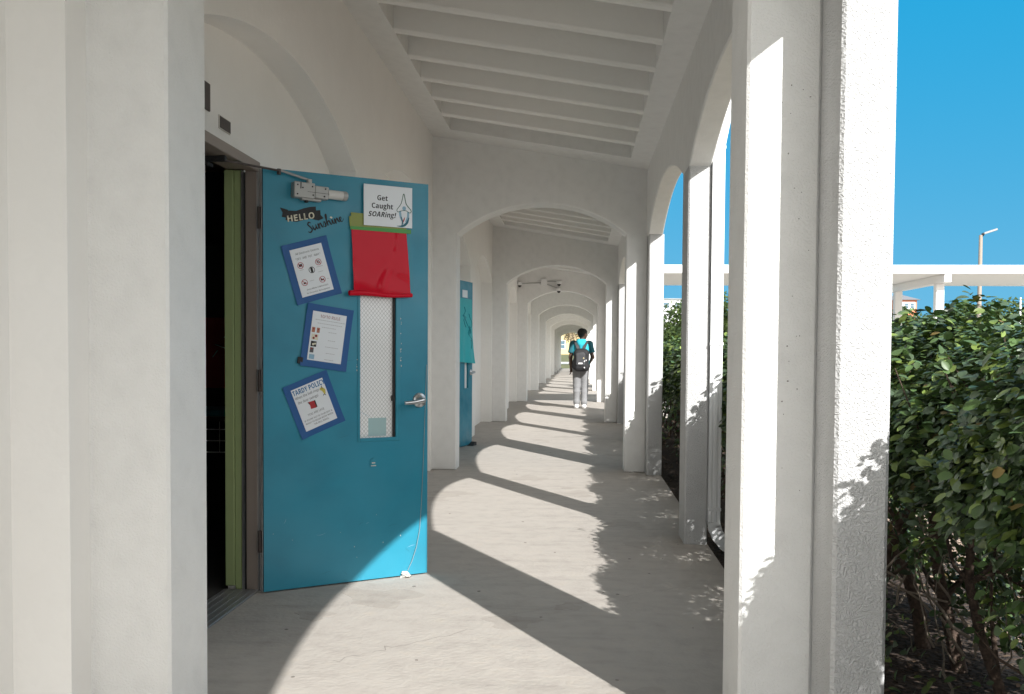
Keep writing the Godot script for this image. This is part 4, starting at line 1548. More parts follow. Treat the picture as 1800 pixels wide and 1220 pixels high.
func leaf_colour() -> Color:
	var k := rng.randf()
	var c := Color(0.062, 0.108, 0.034)
	if k < 0.35:
		c = Color(0.055, 0.085, 0.042)
	elif k > 0.993:
		c = Color(0.19, 0.14, 0.05)
	elif k > 0.78:
		c = Color(0.13, 0.18, 0.042)
	return c * rng.randf_range(0.7, 1.35)


func leaf_pose(at: Vector3, outward: Vector3, size: float) -> Transform3D:
	# leaf blade faces roughly outward and up, its tip hanging or reaching out
	var n := (outward + Vector3(0, 0.7, 0) + Vector3(rng.randfn(0, 0.55), rng.randfn(0, 0.55), rng.randfn(0, 0.55))).normalized()
	var tip := (outward * 0.6 + Vector3(rng.randfn(0, 0.6), rng.randfn(-0.15, 0.5), rng.randfn(0, 0.6)))
	tip = (tip - n * tip.dot(n)).normalized()
	var x := tip.cross(n).normalized()
	return Transform3D(Basis(x, tip, n).scaled(Vector3.ONE * size), at)


func spread(called: String, mesh: Mesh, xs: Array, cs: Array, m: Material, parent: Node) -> MultiMeshInstance3D:
	var mm := MultiMesh.new()
	mm.transform_format = MultiMesh.TRANSFORM_3D
	mm.use_colors = true
	mm.mesh = mesh
	mm.instance_count = xs.size()
	for i in xs.size():
		mm.set_instance_transform(i, xs[i])
		mm.set_instance_color(i, cs[i])
	var o := MultiMeshInstance3D.new()
	o.name = called if parent != self else numbered(called)
	o.multimesh = mm
	o.material_override = m
	o.set_meta("kind", "stuff")
	parent.add_child(o, true)
	return o


# hedge profile: distance outside (>0) of the clipped body in the plane across the hedge
const HX0 := 1.0
const HX1 := 1.95
const HTOP := 1.30

func make_hedge() -> void:
	var leafs := [leaf_mesh(0.034, 0.022, 0.25), leaf_mesh(0.030, 0.022, 0.1), leaf_mesh(0.037, 0.021, 0.35)]
	var single := []
	for v in 3:
		for k in 4:
			rng.seed = 300 + v * 4 + k
			var m: StandardMaterial3D = M.leaf.duplicate()
			m.vertex_color_use_as_albedo = false
			var c := leaf_colour()
			m.albedo_color = lin(c.r, c.g, c.b)
			m.resource_name = "leaf_%d%d" % [v, k]
			single.append([leafs[v], m])
	var zs := []
	var z := 0.7
	while z < 20.5:
		zs.append(z)
		z += 1.25
	for i in zs.size():
		rng.seed = 900 + i
		var zc: float = zs[i]
		var near: bool = zc > 1.5 and zc < 5.0
		var what := "clipped evergreen hedge shrub, the %s along the arcade counted from the foreground column" % ordinal(i)
		if i == 1:
			what = "clipped evergreen shrub just beside the big foreground column"
		elif i == 2:
			what = "clipped evergreen shrub with a pale forked stem, right behind the foreground column"
		elif i == zs.size() - 1:
			what = "last clipped shrub of the hedge, next to the covered walkway"
		var t := thing("hedge_shrub", what, "shrub", V(1.45, -0.085, zc), 0.0, "shrubs of the clipped hedge")
		# stems
		var n_stem := 4 if near else 3
		for s in n_stem:
			var st := begin()
			var b := Vector3(rng.randf_range(-0.22, 0.2), -0.03, rng.randf_range(-0.45, 0.45))
			var p := [b]
			var r := [rng.randf_range(0.022, 0.040)]
			var dir := Vector3(rng.randf_range(-0.25, 0.25), 1, rng.randf_range(-0.3, 0.3)).normalized()
			var at := b
			for k in 7:
				dir = (dir + Vector3(rng.randfn(0, 0.22), 0.12, rng.randfn(0, 0.22))).normalized()
				at += dir * 0.17
				at.x = clampf(at.x, -0.26, 0.32)
				at.y = minf(at.y, HTOP - 0.12)
				p.append(at)
				r.append(lerpf(r[0], 0.007, (k + 1) / 7.0))
			tube(st, p, r, 8)
			# side branches
			for q in 4:
				var k := rng.randi_range(2, 5)
				var d2 := Vector3(rng.randfn(0, 1), 0.6, rng.randfn(0, 1)).normalized()
				var a: Vector3 = p[k]
				var pts := [a]
				for j in 4:
					d2 = (d2 + Vector3(rng.randfn(0, 0.25), 0.1, rng.randfn(0, 0.25))).normalized()
					a += d2 * 0.12
					a.x = clampf(a.x, -0.30, 0.34)
					a.y = minf(a.y, HTOP - 0.16 + 0.03 * j)
					pts.append(a)
				tube(st, pts, [r[k] * 0.6, r[k] * 0.45, 0.006, 0.0045, 0.003], 6)
			obj("stem", st, M.bark, t)
		# bare twigs in the hollow under the canopy
		for q in (16 if near else 0):
			var st := begin()
			var a := Vector3(rng.randf_range(-0.34, 0.2), rng.randf_range(0.05, 0.6), rng.randf_range(-0.6, 0.6))
			var d := Vector3(rng.randfn(-0.2, 0.5), rng.randf_range(0.2, 1.0), rng.randfn(0, 0.6)).normalized()
			var pts := [a]
			for j in 6:
				d = (d + Vector3(rng.randfn(0, 0.3), rng.randfn(0.05, 0.25), rng.randfn(0, 0.3))).normalized()
				a += d * 0.07
				a.x = clampf(a.x, -0.42, 0.3)
				a.y = minf(a.y, 1.0)
				pts.append(a)
			var r0 := rng.randf_range(0.003, 0.008)
			tube(st, pts, [r0, r0 * 0.9, r0 * 0.75, r0 * 0.65, r0 * 0.5, r0 * 0.4, 0.0012], 6)
			obj("twig", st, M.twig, t)
		# leaves
		var xs := []
		var cs := []
		var lists := [[], [], []]
		var cols := [[], [], []]
		var want: int = 26000 if near else (19000 if zc < 9 else 11000)
		var scale_up := 1.0 if near else (1.15 if zc < 9 else 1.5)
		var fronts := []
		var made := 0
		while made < want:
			var zz := rng.randf_range(-0.72, 0.72)
			var u := rng.randf()
			var o := Vector3.ZERO
			var at := Vector3.ZERO
			var bump := 0.07 * sin((zc + zz) * 5.1) + 0.05 * sin((zc + zz) * 11.7 + 1.3)
			var deep := absf(rng.randfn(0, 0.075))
			if u < 0.45:      # top
				at = Vector3(rng.randf_range(-0.50, 0.52), 0, zz)
				var drop := 0.30 * pow(absf(at.x) / 0.5, 3.0)
				var rise := minf(absf(rng.randfn(0, 0.045)), 0.09) if rng.randf() < 0.4 else -deep
				at.y = HTOP + 0.03 - drop + bump * 0.8 + rise + 0.03 * sin(at.x * 23 + zz * 7)
				o = Vector3(signf(at.x) * pow(absf(at.x) / 0.5, 2.0) * 0.8, 1, 0).normalized()
			elif u < 0.66:    # face towards the walkway
				var y := 1.22 - 0.36 * pow(rng.randf(), 1.1)
				if rng.randf() < 0.035:
					y = rng.randf_range(0.12, 0.8)
				at = Vector3(-0.44 - bump + deep + 0.20 * pow(clampf((y - 0.95) / 0.4, 0, 1), 2) + 0.14 * clampf((0.85 - y) / 0.5, 0, 1), y, zz)
				o = Vector3(-1, 0.15, 0).normalized()
			elif u < 0.965:    # sunny outer face
				var y := 1.22 - 1.12 * pow(rng.randf(), 1.05)
				at = Vector3(0.48 + bump - deep - 0.2 * pow(clampf((y - 0.95) / 0.4, 0, 1), 2), y, zz)
				o = Vector3(1, 0.2, 0).normalized()
			else:             # inside
				at = Vector3(rng.randf_range(-0.35, 0.4), rng.randf_range(0.55, 1.1), zz)
				o = Vector3(rng.randfn(0, 1), 0.4, rng.randfn(0, 1)).normalized()
			# gaps between the tufts
			var hole := sin(at.x * 13.0 + (zc + at.z) * 17.0) * sin(at.y * 15.0 + (zc + at.z) * 9.0)
			if hole > 0.45 and rng.randf() < 0.85:
				continue
			made += 1
			var x := leaf_pose(at, o, scale_up * rng.randf_range(0.6, 1.35))
			if near and fronts.size() < 300 and deep < 0.03 and (u < 0.66) and at.x < -0.1 and rng.randf() < 0.5:
				fronts.append(x)
				continue
			var v := rng.randi() % 3
			lists[v].append(x)
			cols[v].append(leaf_colour())
		# upright sprigs that stick out of the clipped top
		for s in (48 if zc < 5.0 else rng.randi_range(20, 28)):
			var bx := rng.randf_range(-0.42, 0.42)
			var b := Vector3(bx, HTOP - 0.04 - 0.28 * pow(absf(bx) / 0.48, 3.0), rng.randf_range(-0.65, 0.65))
			var d := Vector3(bx * 0.9 + rng.randfn(0, 0.2), 1, rng.randfn(0, 0.25)).normalized()
			var ln := rng.randf_range(0.07, 0.15) if rng.randf() < 0.87 else rng.randf_range(0.13, 0.22)
			var st := begin()
			tube(st, [b, b + d * ln * 0.5, b + d * ln], [0.003, 0.0025, 0.0015], 5)
			obj("sprig", st, M.bark, t)
			for k in 10:
				var x := leaf_pose(b + d * ln * (0.3 + 0.7 * k / 6.0), Vector3(rng.randfn(0, 1), 0.3, rng.randfn(0, 1)).normalized(), scale_up * rng.randf_range(0.85, 1.3))
				lists[k % 3].append(x)
				cols[k % 3].append(leaf_colour())
		for v in 3:
			spread("foliage", leafs[v], lists[v], cols[v], M.leaf, t)
		for k in fronts.size():
			var sgl: Array = single[k % single.size()]
			var lf := mesh_node("leaf", sgl[0], sgl[1], t)
			lf.transform = fronts[k]
	# fallen leaves on the bed
	rng.seed = 71
	var xs := []
	var cs := []
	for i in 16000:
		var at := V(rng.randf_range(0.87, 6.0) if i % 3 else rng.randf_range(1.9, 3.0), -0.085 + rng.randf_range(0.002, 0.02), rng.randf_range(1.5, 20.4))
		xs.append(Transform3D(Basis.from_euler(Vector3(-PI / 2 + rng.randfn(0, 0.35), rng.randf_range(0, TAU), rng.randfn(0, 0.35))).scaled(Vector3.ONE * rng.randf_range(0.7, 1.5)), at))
		cs.append((Color(0.42, 0.31, 0.23) if at.x > 1.95 else Color(0.13, 0.09, 0.06)).lerp(Color(0.12, 0.08, 0.05), rng.randf()) * rng.randf_range(0.8, 1.2))  # leaves under the hedge coloured darker, shade put into the colour
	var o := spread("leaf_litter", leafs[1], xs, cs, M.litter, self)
	tag(o, "dry brown fallen leaves strewn over the mulch bed", "leaf litter")


func crown_mesh(sd: int, n: int, size: float) -> ArrayMesh:
	# leaf clumps spread through lumpy volume about 1 x 1 x 1, origin at its bottom centre
	rng.seed = sd
	var st := begin()
	var lumps := []
	for i in 9:
		lumps.append([Vector3(rng.randf_range(-0.36, 0.36), rng.randf_range(0.25, 0.80), rng.randf_range(-0.36, 0.36)), rng.randf_range(0.14, 0.26)])
	for i in n:
		var l: Array = lumps[rng.randi() % lumps.size()]
		var d := Vector3(rng.randfn(0, 1), rng.randfn(0.2, 1), rng.randfn(0, 1)).normalized()
		var c: Vector3 = l[0] + d * l[1] * pow(rng.randf(), 0.3)
		var nrm := (d + Vector3(rng.randfn(0, 0.6), rng.randfn(0.3, 0.6), rng.randfn(0, 0.6))).normalized()
		var a := nrm.cross(Vector3(rng.randfn(0, 1), rng.randfn(0, 1), rng.randfn(0, 1))).normalized()
		var b := nrm.cross(a)
		var s := size * rng.randf_range(0.6, 1.3)
		var col := Color(0.075, 0.105, 0.028).lerp(Color(0.04, 0.066, 0.026), rng.randf()) * rng.randf_range(0.75, 1.25)
		col.a = 1.0
		st.set_color(col)
		tri(st, c + a * s, c - a * s * 0.5 + b * s * 0.55, c - a * s * 0.5 - b * s * 0.55, nrm)
	return finish(st)


func make_far_trees() -> void:
	var crowns := [crown_mesh(1, 5200, 0.026), crown_mesh(2, 5200, 0.024), crown_mesh(3, 5200, 0.028)]
	rng.seed = 33
	var spots := []
	for i in 13:
		spots.append([4.0 + i * 2.35 + rng.randf_range(-0.5, 0.5), 58 + rng.randf_range(-5, 7), rng.randf_range(5.0, 6.8), rng.randf_range(3.9, 4.7)])
	spots.append([21.3, 60.0, 5.5, 4.6])
	for i in 9:
		spots.append([2.8 + i * 2.1 + rng.randf_range(-0.3, 0.3), 35 + rng.randf_range(-3, 4), rng.randf_range(3.2, 4.2), rng.randf_range(2.1, 2.7)])
	for i in spots.size():
		var s: Array = spots[i]
		var far := i < 14
		var t := thing("far_tree" if far else "far_bush", ("green tree beyond the covered walkway, the %s of the row counted from the arcade" if far else "grey-green bush behind the covered walkway, the %s counted from the arcade") % ordinal(i if far else i - 14), "tree" if far else "bush", V(s[0], -0.12, s[1]), rng.randf_range(0, TAU), "trees beyond the canopy" if far else "bushes behind the canopy")
		var st := begin()
		for k in 3:
			tube(st, [Vector3(0.1 * k - 0.1, 0, 0), Vector3(rng.randf_range(-0.4, 0.4), s[3] * 0.35, rng.randf_range(-0.4, 0.4)), Vector3(rng.randf_range(-0.9, 0.9), s[3] * 0.7, rng.randf_range(-0.9, 0.9))], [0.09, 0.06, 0.03], 6)
		obj("trunk", st, M.bark, t)
		var c := mesh_node("crown", crowns[i % 3], M.far_leaf, t)
		c.scale = Vector3(s[2], s[3] * 1.12, s[2])
		c.position.y = -0.1 * s[3]
	for k in 2:
		var t := thing("palm_tree", ["palm with a skirt of dry fronds, its trunk before the yellow building", "palm with a skirt of dry fronds standing farther from the yellow building"][k], "palm tree", V([-0.65, 1.35][k], 0.0, [98.0, 99.5][k]))
		var st := begin()
		tube(st, [Vector3(0, -0.2, 0), Vector3(0.06, 2.0, 0), Vector3(0.02, 3.6, 0)], [0.20, 0.15, 0.14], 10)
		obj("trunk", st, M.palm_bark, t)
		for f in 34:
			var fs := begin()
			var az := f * 2.399
			var lift := lerpf(1.0, -1.25, f / 33.0)
			var d := Vector3(cos(az), 0, sin(az))
			var p := Vector3(0.02, 3.6, 0)
			var dir := (d + Vector3(0, lift, 0)).normalized()
			var green := Color(0.10, 0.12, 0.05) if f < 16 else Color(0.22, 0.17, 0.10)
			for s in 7:
				dir = (dir + Vector3(0, -0.17, 0)).normalized()
				var q := p + dir * 0.22
				var side := dir.cross(Vector3.UP).normalized()
				if side.length() < 0.1:
					side = Vector3.RIGHT
				fs.set_color(green)
				var wv: float = 0.26 * sin(PI * (s + 0.6) / 7.4)
				for e in [-1.0, 1.0]:
					tri(fs, p, q, p.lerp(q, 0.9) + side * e * wv + Vector3(0, -0.10, 0), Vector3.UP)
				p = q
			obj("frond", fs, M.frond, t)


# ------------------------------------------------------------------ the person
func smin(a: float, b: float, k: float) -> float:
	var h := maxf(k - absf(a - b), 0.0) / k
	return minf(a, b) - h * h * k * 0.25


# bones: [a, b, ra, rb, k] tapered capsules, or ["box", centre, half, round, k]; meshes the joined field as surface nets
func nets(st: SurfaceTool, bones: Array, cell: float, keep = null) -> void:
	var lo := Vector3.ONE * 1e9
	var hi := -lo
	for b in bones:
		if b[0] is String:
			lo = lo.min(b[1] - b[2]); hi = hi.max(b[1] + b[2])
		else:
			var r := maxf(b[2], b[3])
			lo = lo.min(b[0].min(b[1]) - Vector3.ONE * r)
			hi = hi.max(b[0].max(b[1]) + Vector3.ONE * r)
	lo -= Vector3.ONE * cell * 3
	hi += Vector3.ONE * cell * 3
	var n := Vector3i(((hi - lo) / cell).ceil())
	var grid := PackedFloat32Array()
	grid.resize(n.x * n.y * n.z)
	grid.fill(1.0)
	for b in bones:
		var r: float
		var l0: Vector3
		var l1: Vector3
		var kk: float = b[4]
		if b[0] is String:
			l0 = b[1] - b[2]; l1 = b[1] + b[2]; r = 0.0
		else:
			r = maxf(b[2], b[3])
			l0 = b[0].min(b[1]); l1 = b[0].max(b[1])
		var g0 := Vector3i(((l0 - lo) / cell - Vector3.ONE * (r + kk + cell * 2) / cell).floor()).max(Vector3i.ZERO)
		var g1 := Vector3i(((l1 - lo) / cell + Vector3.ONE * (r + kk + cell * 2) / cell).ceil()).min(n - Vector3i.ONE)
		for z in range(g0.z, g1.z + 1):
			for y in range(g0.y, g1.y + 1):
				var at := (z * n.y + y) * n.x
				for x in range(g0.x, g1.x + 1):
					var p := lo + Vector3(x, y, z) * cell
					var d: float
					if b[0] is String:
						var q: Vector3 = (p - b[1]).abs() - b[2] + Vector3.ONE * b[3]
						d = q.max(Vector3.ZERO).length() + minf(maxf(q.x, maxf(q.y, q.z)), 0.0) - b[3]
					else:
						var ba: Vector3 = b[1] - b[0]
						var t := clampf((p - b[0]).dot(ba) / maxf(ba.length_squared(), 1e-9), 0.0, 1.0)
						d = p.distance_to(b[0] + ba * t) - lerpf(b[2], b[3], t)
					grid[at + x] = smin(grid[at + x], d, kk)
	if keep != null:
		for z in n.z:
			for y in n.y:
				for x in n.x:
					var i := (z * n.y + y) * n.x + x
					if grid[i] < cell * 4:
						grid[i] = maxf(grid[i], keep.call(lo + Vector3(x, y, z) * cell))
	var ids := {}
	var pos := PackedVector3Array()
	var sx := 1
	var sy := n.x
	var sz := n.x * n.y
	var corner := [0, sx, sy, sx + sy, sz, sx + sz, sy + sz, sx + sy + sz]
	for z in n.z - 1:
		for y in n.y - 1:
			for x in n.x - 1:
				var i := z * sz + y * sy + x
				var inside := 0
				for c in 8:
					if grid[i + corner[c]] < 0:
						inside += 1
				if inside == 0 or inside == 8:
					continue
				var sum := Vector3.ZERO
				var cnt := 0
				for c in 8:
					for ax in 3:
						if c & (1 << ax):
							continue
						var c2 := c | (1 << ax)
						var va := grid[i + corner[c]]
						var vb := grid[i + corner[c2]]
						if (va < 0) != (vb < 0):
							var f := va / (va - vb)
							var pa := Vector3(c & 1, (c >> 1) & 1, (c >> 2) & 1)
							var pb := Vector3(c2 & 1, (c2 >> 1) & 1, (c2 >> 2) & 1)
							sum += pa.lerp(pb, f)
							cnt += 1
				ids[i] = pos.size()
				pos.append(lo + (Vector3(x, y, z) + sum / cnt) * cell)
	for i in ids:
		var z: int = i / sz
		var y: int = (i - z * sz) / sy
		var x: int = i % sy
		if x == 0 or y == 0 or z == 0:
			continue
		for ax in 3:
			var e: int = [sx, sy, sz][ax]
			if (grid[i] < 0) == (grid[i + e] < 0):
				continue
			var u: int = [sy, sz, sx][ax]
			var v: int = [sz, sx, sy][ax]
			if not (ids.has(i - u) and ids.has(i - v) and ids.has(i - u - v)):
				continue
			var axis := Vector3.ZERO
			axis[ax] = 1.0 if grid[i] < 0 else -1.0
			smooth_quad(st, pos[ids[i]], pos[ids[i - u]], pos[ids[i - u - v]], pos[ids[i - v]], axis)


func make_person() -> void:
	var t := thing("person", "person walking away in a turquoise shirt, pale trousers and white shoes", "person", V(0.075, 0, 22.2))
	# local: x to the figure's right, y up, -z the way it walks; the head looks to its right
	var ls := Vector3(-0.175, 1.395, 0.0)
	var rs := Vector3(0.185, 1.40, -0.01)
	var le := Vector3(-0.225, 1.12, 0.03)
	var re := Vector3(0.255, 1.125, 0.03)
	var lw := Vector3(-0.215, 0.885, -0.03)
	var rw := Vector3(0.195, 1.0, -0.17)
	var lh := Vector3(-0.09, 0.90, 0.0)
	var rh := Vector3(0.085, 0.90, 0.0)
	var lk := Vector3(-0.085, 0.49, -0.04)
	var rk := Vector3(0.085, 0.50, -0.03)
	var la := Vector3(-0.085, 0.09, -0.02)
	var ra := Vector3(0.075, 0.09, 0.04)
	var hc := Vector3(0.035, 1.615, -0.03)
	var face := Vector3(0.72, -0.05, -0.69).normalized()
	var bones := [
		[Vector3(-0.06, 0.95, 0), Vector3(0.06, 0.95, 0), 0.115, 0.115, 0.08], [Vector3(0, 1.0, 0), Vector3(0, 1.2, 0.0), 0.115, 0.12, 0.1], [Vector3(-0.07, 1.28, 0), Vector3(0.07, 1.28, 0), 0.115, 0.115, 0.1],
		[ls + Vector3(0.03, 0.0, 0), rs - Vector3(0.03, 0.0, 0), 0.06, 0.06, 0.08], [Vector3(0, 1.40, 0.005), Vector3(0.022, 1.54, -0.015), 0.055, 0.05, 0.05],
		[ls, le, 0.052, 0.04, 0.04], [le, lw, 0.041, 0.027, 0.02], [rs, re, 0.052, 0.04, 0.04], [re, rw, 0.041, 0.027, 0.02],
		[lh, lk, 0.088, 0.06, 0.05], [lk, la, 0.06, 0.036, 0.02], [rh, rk, 0.088, 0.06, 0.05], [rk, ra, 0.06, 0.036, 0.02],
		[la + Vector3(0, -0.04, 0.02), la + Vector3(-0.02, -0.055, -0.16), 0.036, 0.03, 0.03], [ra + Vector3(0, -0.04, 0.02), ra + Vector3(0.02, -0.055, -0.16), 0.036, 0.03, 0.03],
		[hc + Vector3(0, 0.025, 0), hc + Vector3(0, -0.01, 0) + face * 0.02, 0.088, 0.08, 0.03],
	]
	var st := begin()
	nets(st, bones, 0.014)
	# head
	var side := Vector3.UP.cross(face).normalized()
	nets(st, [
		[hc + Vector3(0, 0.03, 0) - face * 0.022, hc + Vector3(0, 0.03, 0) + face * 0.022, 0.086, 0.080, 0.03], [hc + Vector3(0, -0.03, 0) + face * 0.02, hc + Vector3(0, -0.075, 0) + face * 0.055, 0.066, 0.036, 0.03],
		[hc + face * 0.092 + Vector3(0, 0.02, 0), hc + face * 0.112 + Vector3(0, -0.018, 0), 0.010, 0.014, 0.015], [hc + face * 0.088 + Vector3(0, -0.055, 0) - side * 0.015, hc + face * 0.088 + Vector3(0, -0.055, 0) + side * 0.015, 0.011, 0.011, 0.012],
		[hc + side * 0.082 + Vector3(0, 0.02, 0) - face * 0.012, hc + side * 0.080 + Vector3(0, -0.022, 0) - face * 0.006, 0.017, 0.011, 0.006], [hc - side * 0.082 + Vector3(0, 0.02, 0) - face * 0.012, hc - side * 0.080 + Vector3(0, -0.022, 0) - face * 0.006, 0.017, 0.011, 0.006],
		[hc + Vector3(0, -0.05, 0.0) - face * 0.02, Vector3(0.02, 1.46, -0.008), 0.05, 0.05, 0.03],
	], 0.006)
	# hands with bent fingers
	for h in [[lw, (lw - le).normalized(), 1.0, 0.35], [rw, (rw - re).normalized(), -1.0, 0.7]]:
		var w: Vector3 = h[0]
		var d: Vector3 = h[1]
		var across := d.cross(Vector3.RIGHT if absf(d.x) < 0.7 else Vector3.FORWARD).normalized()
		var palm: Vector3 = d.cross(across).normalized() * h[2]
		var fb := [[w - d * 0.01, w + d * 0.075, 0.025, 0.028, 0.02], [w + d * 0.03 - across * 0.018, w + d * 0.075 - across * 0.028, 0.017, 0.014, 0.015], [w + d * 0.03 + across * 0.018, w + d * 0.075 + across * 0.026, 0.017, 0.014, 0.015]]
		for k in 4:
			var o := across * (0.028 - k * 0.019)
			var ln: float = [0.062, 0.074, 0.070, 0.055][k]
			var b0 := w + d * 0.078 + o
			var b1: Vector3 = b0 + (d + palm * h[3] * 0.6).normalized() * ln * 0.55
			var b2: Vector3 = b1 + (d * 0.6 + palm * h[3] * 1.6).normalized() * ln * 0.5
			fb.append([b0, b1, 0.0092, 0.0085, 0.006])
			fb.append([b1, b2, 0.0085, 0.0075, 0.006])
		var t0 := w + d * 0.025 + across * 0.03
		var t1: Vector3 = t0 + (d * 0.6 + across * 0.7 + palm * 0.4).normalized() * 0.035
		fb.append([t0, t1, 0.011, 0.0095, 0.008])
		fb.append([t1, t1 + (d + palm * 0.5).normalized() * 0.03, 0.0095, 0.008, 0.006])
		nets(st, fb, 0.005)
	obj("body", st, M.skin, t)
	for s in [-1.0, 1.0]:
		st = begin()
		ball(st, hc + face * 0.088 + side * s * 0.03 + Vector3(0, 0.022, 0), Vector3.ONE * 0.009, 6)
		obj("eye", st, M.sneaker, t)
	# hair
	st = begin()
	nets(st, [[hc + Vector3(0, 0.04, 0) - face * 0.028, hc + Vector3(0, 0.045, 0) + face * 0.018, 0.098, 0.090, 0.03], [hc + Vector3(0, 0.0, 0) - face * 0.045, hc + Vector3(0, -0.045, 0) - face * 0.042, 0.070, 0.052, 0.03]], 0.007, func(p: Vector3) -> float:
		var q := p - hc
		return maxf(q.dot(face) - 0.035 - maxf(q.y - 0.03, 0.0) * 1.2, -(q.y + 0.07)))
	obj("hair", st, M.hair, t)
	# shirt body
	st = begin()
	nets(st, [
		[Vector3(-0.07, 0.97, 0), Vector3(0.07, 0.97, 0), 0.132, 0.132, 0.08], [Vector3(0, 1.0, 0), Vector3(0, 1.2, 0.0), 0.130, 0.132, 0.1], [Vector3(-0.08, 1.28, 0), Vector3(0.08, 1.28, 0), 0.126, 0.126, 0.1],
		[ls + Vector3(0.03, 0.0, 0), rs - Vector3(0.03, 0.0, 0), 0.07, 0.07, 0.08],
	], 0.013, func(p: Vector3) -> float: return maxf(maxf(0.885 - p.y, p.y - 1.475), absf(p.x) - 0.185))
	obj("shirt", st, M.shirt, t)
	# hood lying on the back
	st = begin()
	nets(st, [[Vector3(-0.055, 1.47, 0.055), Vector3(0.065, 1.47, 0.055), 0.05, 0.05, 0.05], [Vector3(-0.03, 1.42, 0.10), Vector3(0.03, 1.42, 0.10), 0.055, 0.055, 0.05], [Vector3(0.0, 1.38, 0.115), Vector3(0.0, 1.29, 0.125), 0.055, 0.028, 0.04]], 0.009)
	obj("hood", st, M.shirt, t)
	for s in [[ls, le, 0.0], [rs, re, 0.0]]:
		st = begin()
		var a: Vector3 = s[0]
		var b: Vector3 = s[1]
		var d := (b - a).normalized()
		nets(st, [[a - d * 0.01, a + d * 0.20, 0.073, 0.080, 0.04], [a + Vector3(-signf(a.x) * 0.05, 0.012, 0), a, 0.070, 0.070, 0.04]], 0.011, func(p: Vector3) -> float: return (p - a).dot(d) - 0.19)
		obj("sleeve", st, M.sleeve, t)
	# trousers
	st = begin()
	nets(st, [[Vector3(-0.06, 0.93, 0), Vector3(0.06, 0.93, 0), 0.122, 0.122, 0.06], [lh, lk, 0.100, 0.078, 0.04], [lk, la + Vector3(0, 0.02, 0), 0.078, 0.062, 0.03], [rh, rk, 0.100, 0.078, 0.04], [rk, ra + Vector3(0, 0.02, 0), 0.078, 0.062, 0.03],
		[la + Vector3(0, 0.06, 0.01), la + Vector3(0, 0.03, 0.0), 0.07, 0.068, 0.02], [ra + Vector3(0, 0.06, 0.01), ra + Vector3(0, 0.03, 0), 0.07, 0.068, 0.02], [lk + Vector3(0, -0.12, 0.02), lk + Vector3(0, -0.16, 0.02), 0.077, 0.066, 0.02], [rk + Vector3(0, -0.14, 0.02), rk + Vector3(0, -0.18, 0.02), 0.077, 0.066, 0.02]], 0.012, func(p: Vector3) -> float: return maxf(0.085 - p.y, p.y - 1.02))
	obj("trousers", st, M.trousers, t)
	for a in [la, ra]:
		st = begin()
		var o: float = -0.02 if a == la else 0.02
		nets(st, [[a + Vector3(0, -0.045, 0.035), a + Vector3(o, -0.05, -0.17), 0.045, 0.040, 0.03], [a + Vector3(0, 0.0, 0.02), a + Vector3(0, -0.03, 0.02), 0.046, 0.048, 0.03]], 0.009, func(p: Vector3) -> float: return 0.002 - p.y)
		obj("shoe", st, M.sneaker, t)
	# backpack
	var b := thing("backpack", "black school backpack with a white patch and small keyrings", "backpack", t.position)
	st = begin()
	nets(st, [["box", Vector3(0.01, 1.06, 0.215), Vector3(0.165, 0.215, 0.095), 0.07, 0.05], [Vector3(-0.04, 1.22, 0.20), Vector3(0.06, 1.22, 0.20), 0.09, 0.09, 0.06], [Vector3(-0.06, 0.90, 0.22), Vector3(0.09, 0.90, 0.22), 0.085, 0.085, 0.05], [Vector3(-0.13, 1.0, 0.19), Vector3(-0.14, 0.93, 0.19), 0.06, 0.06, 0.04]], 0.012)
	obj("bag", st, M.pack_black, b)
	st = begin()
	nets(st, [["box", Vector3(-0.01, 1.07, 0.305), Vector3(0.105, 0.14, 0.04), 0.035, 0.03], [Vector3(-0.02, 1.2, 0.27), Vector3(0.03, 1.2, 0.27), 0.055, 0.055, 0.04]], 0.010)
	obj("front_pocket", st, M.pack_grey, b)
	st = begin()
	tube(st, [Vector3(-0.10, 1.13, 0.325), Vector3(-0.04, 1.22, 0.325), Vector3(0.0, 1.235, 0.32), Vector3(0.05, 1.21, 0.32), Vector3(0.075, 1.12, 0.335)], [0.004], 5)
	tube(st, [Vector3(-0.11, 0.945, 0.325), Vector3(0.0, 0.94, 0.335), Vector3(0.10, 0.955, 0.32)], [0.004], 5)
	obj("zipper", st, M.hair, b)
	st = begin()
	box(st, Vector3(-0.055, 0.975, 0.344), Vector3(0.035, 1.005, 0.349), 0.002)
	obj("patch", st, M.patch, b)
	for k in [[0.055, 1.10], [0.075, 1.035], [0.11, 1.055], [0.075, 0.90]]:
		st = begin()
		ball(st, Vector3(k[0], k[1], 0.345 if k[0] < 0.1 else 0.305), Vector3(0.014, 0.018, 0.008), 6)
		obj("keyring", st, M.brass if k[1] > 1.08 else M.patch, b)
	for s in [-1.0, 1.0]:
		st = begin()
		var path := [Vector3(s * 0.045, 1.27, 0.215), Vector3(s * 0.085, 1.37, 0.165), Vector3(s * 0.125, 1.455, 0.07), Vector3(s * 0.135, 1.475, 0.0), Vector3(s * 0.13, 1.43, -0.085), Vector3(s * 0.13, 1.28, -0.135)]
		for k in path.size() - 1:
			var pa: Vector3 = path[k]
			var pb: Vector3 = path[k + 1]
			var d := (pb - pa).normalized()
			var sd := Vector3(1, 0.1 * s, 0)
			sd = (sd - d * sd.dot(d)).normalized()
			var up := sd.cross(d)
			box(st, Vector3(-0.033, -0.007, -pa.distance_to(pb) - 0.01), Vector3(0.033, 0.007, 0.01), 0.004, Transform3D(Basis(sd, up, -d), pa))
		obj("strap", st, M.pack_grey, b)


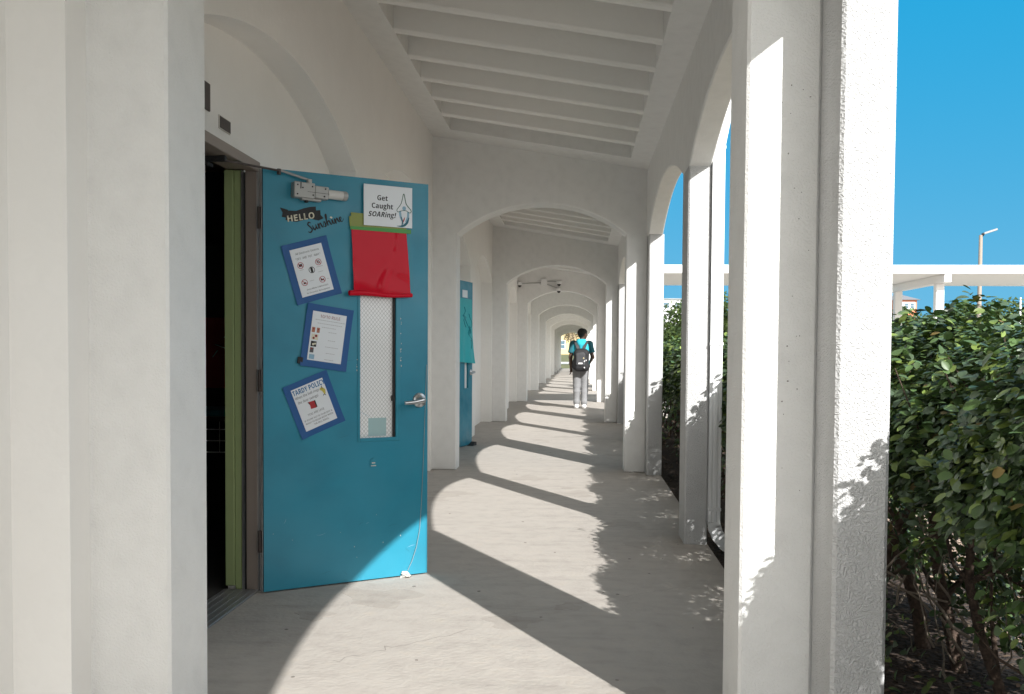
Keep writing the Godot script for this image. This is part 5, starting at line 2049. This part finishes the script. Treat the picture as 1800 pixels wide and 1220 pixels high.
func _ready() -> void:
	make_materials()
	make_view()
	make_ground()
	make_cross_arches()
	make_columns()
	make_left_wall()
	make_ceilings()
	make_classroom()
	make_door_frame(Z0, "brown metal door frame with green lining around the open doorway", true)
	make_door_frame(Z0 + BAY, "brown metal frame of the second classroom doorway", false)
	make_side_walkway()
	make_far_trees()
	make_far_things()
	make_hedge()
	make_open_door()
	make_second_door()
	make_plaques()
	make_cameras()
	make_downspout()
	make_person()
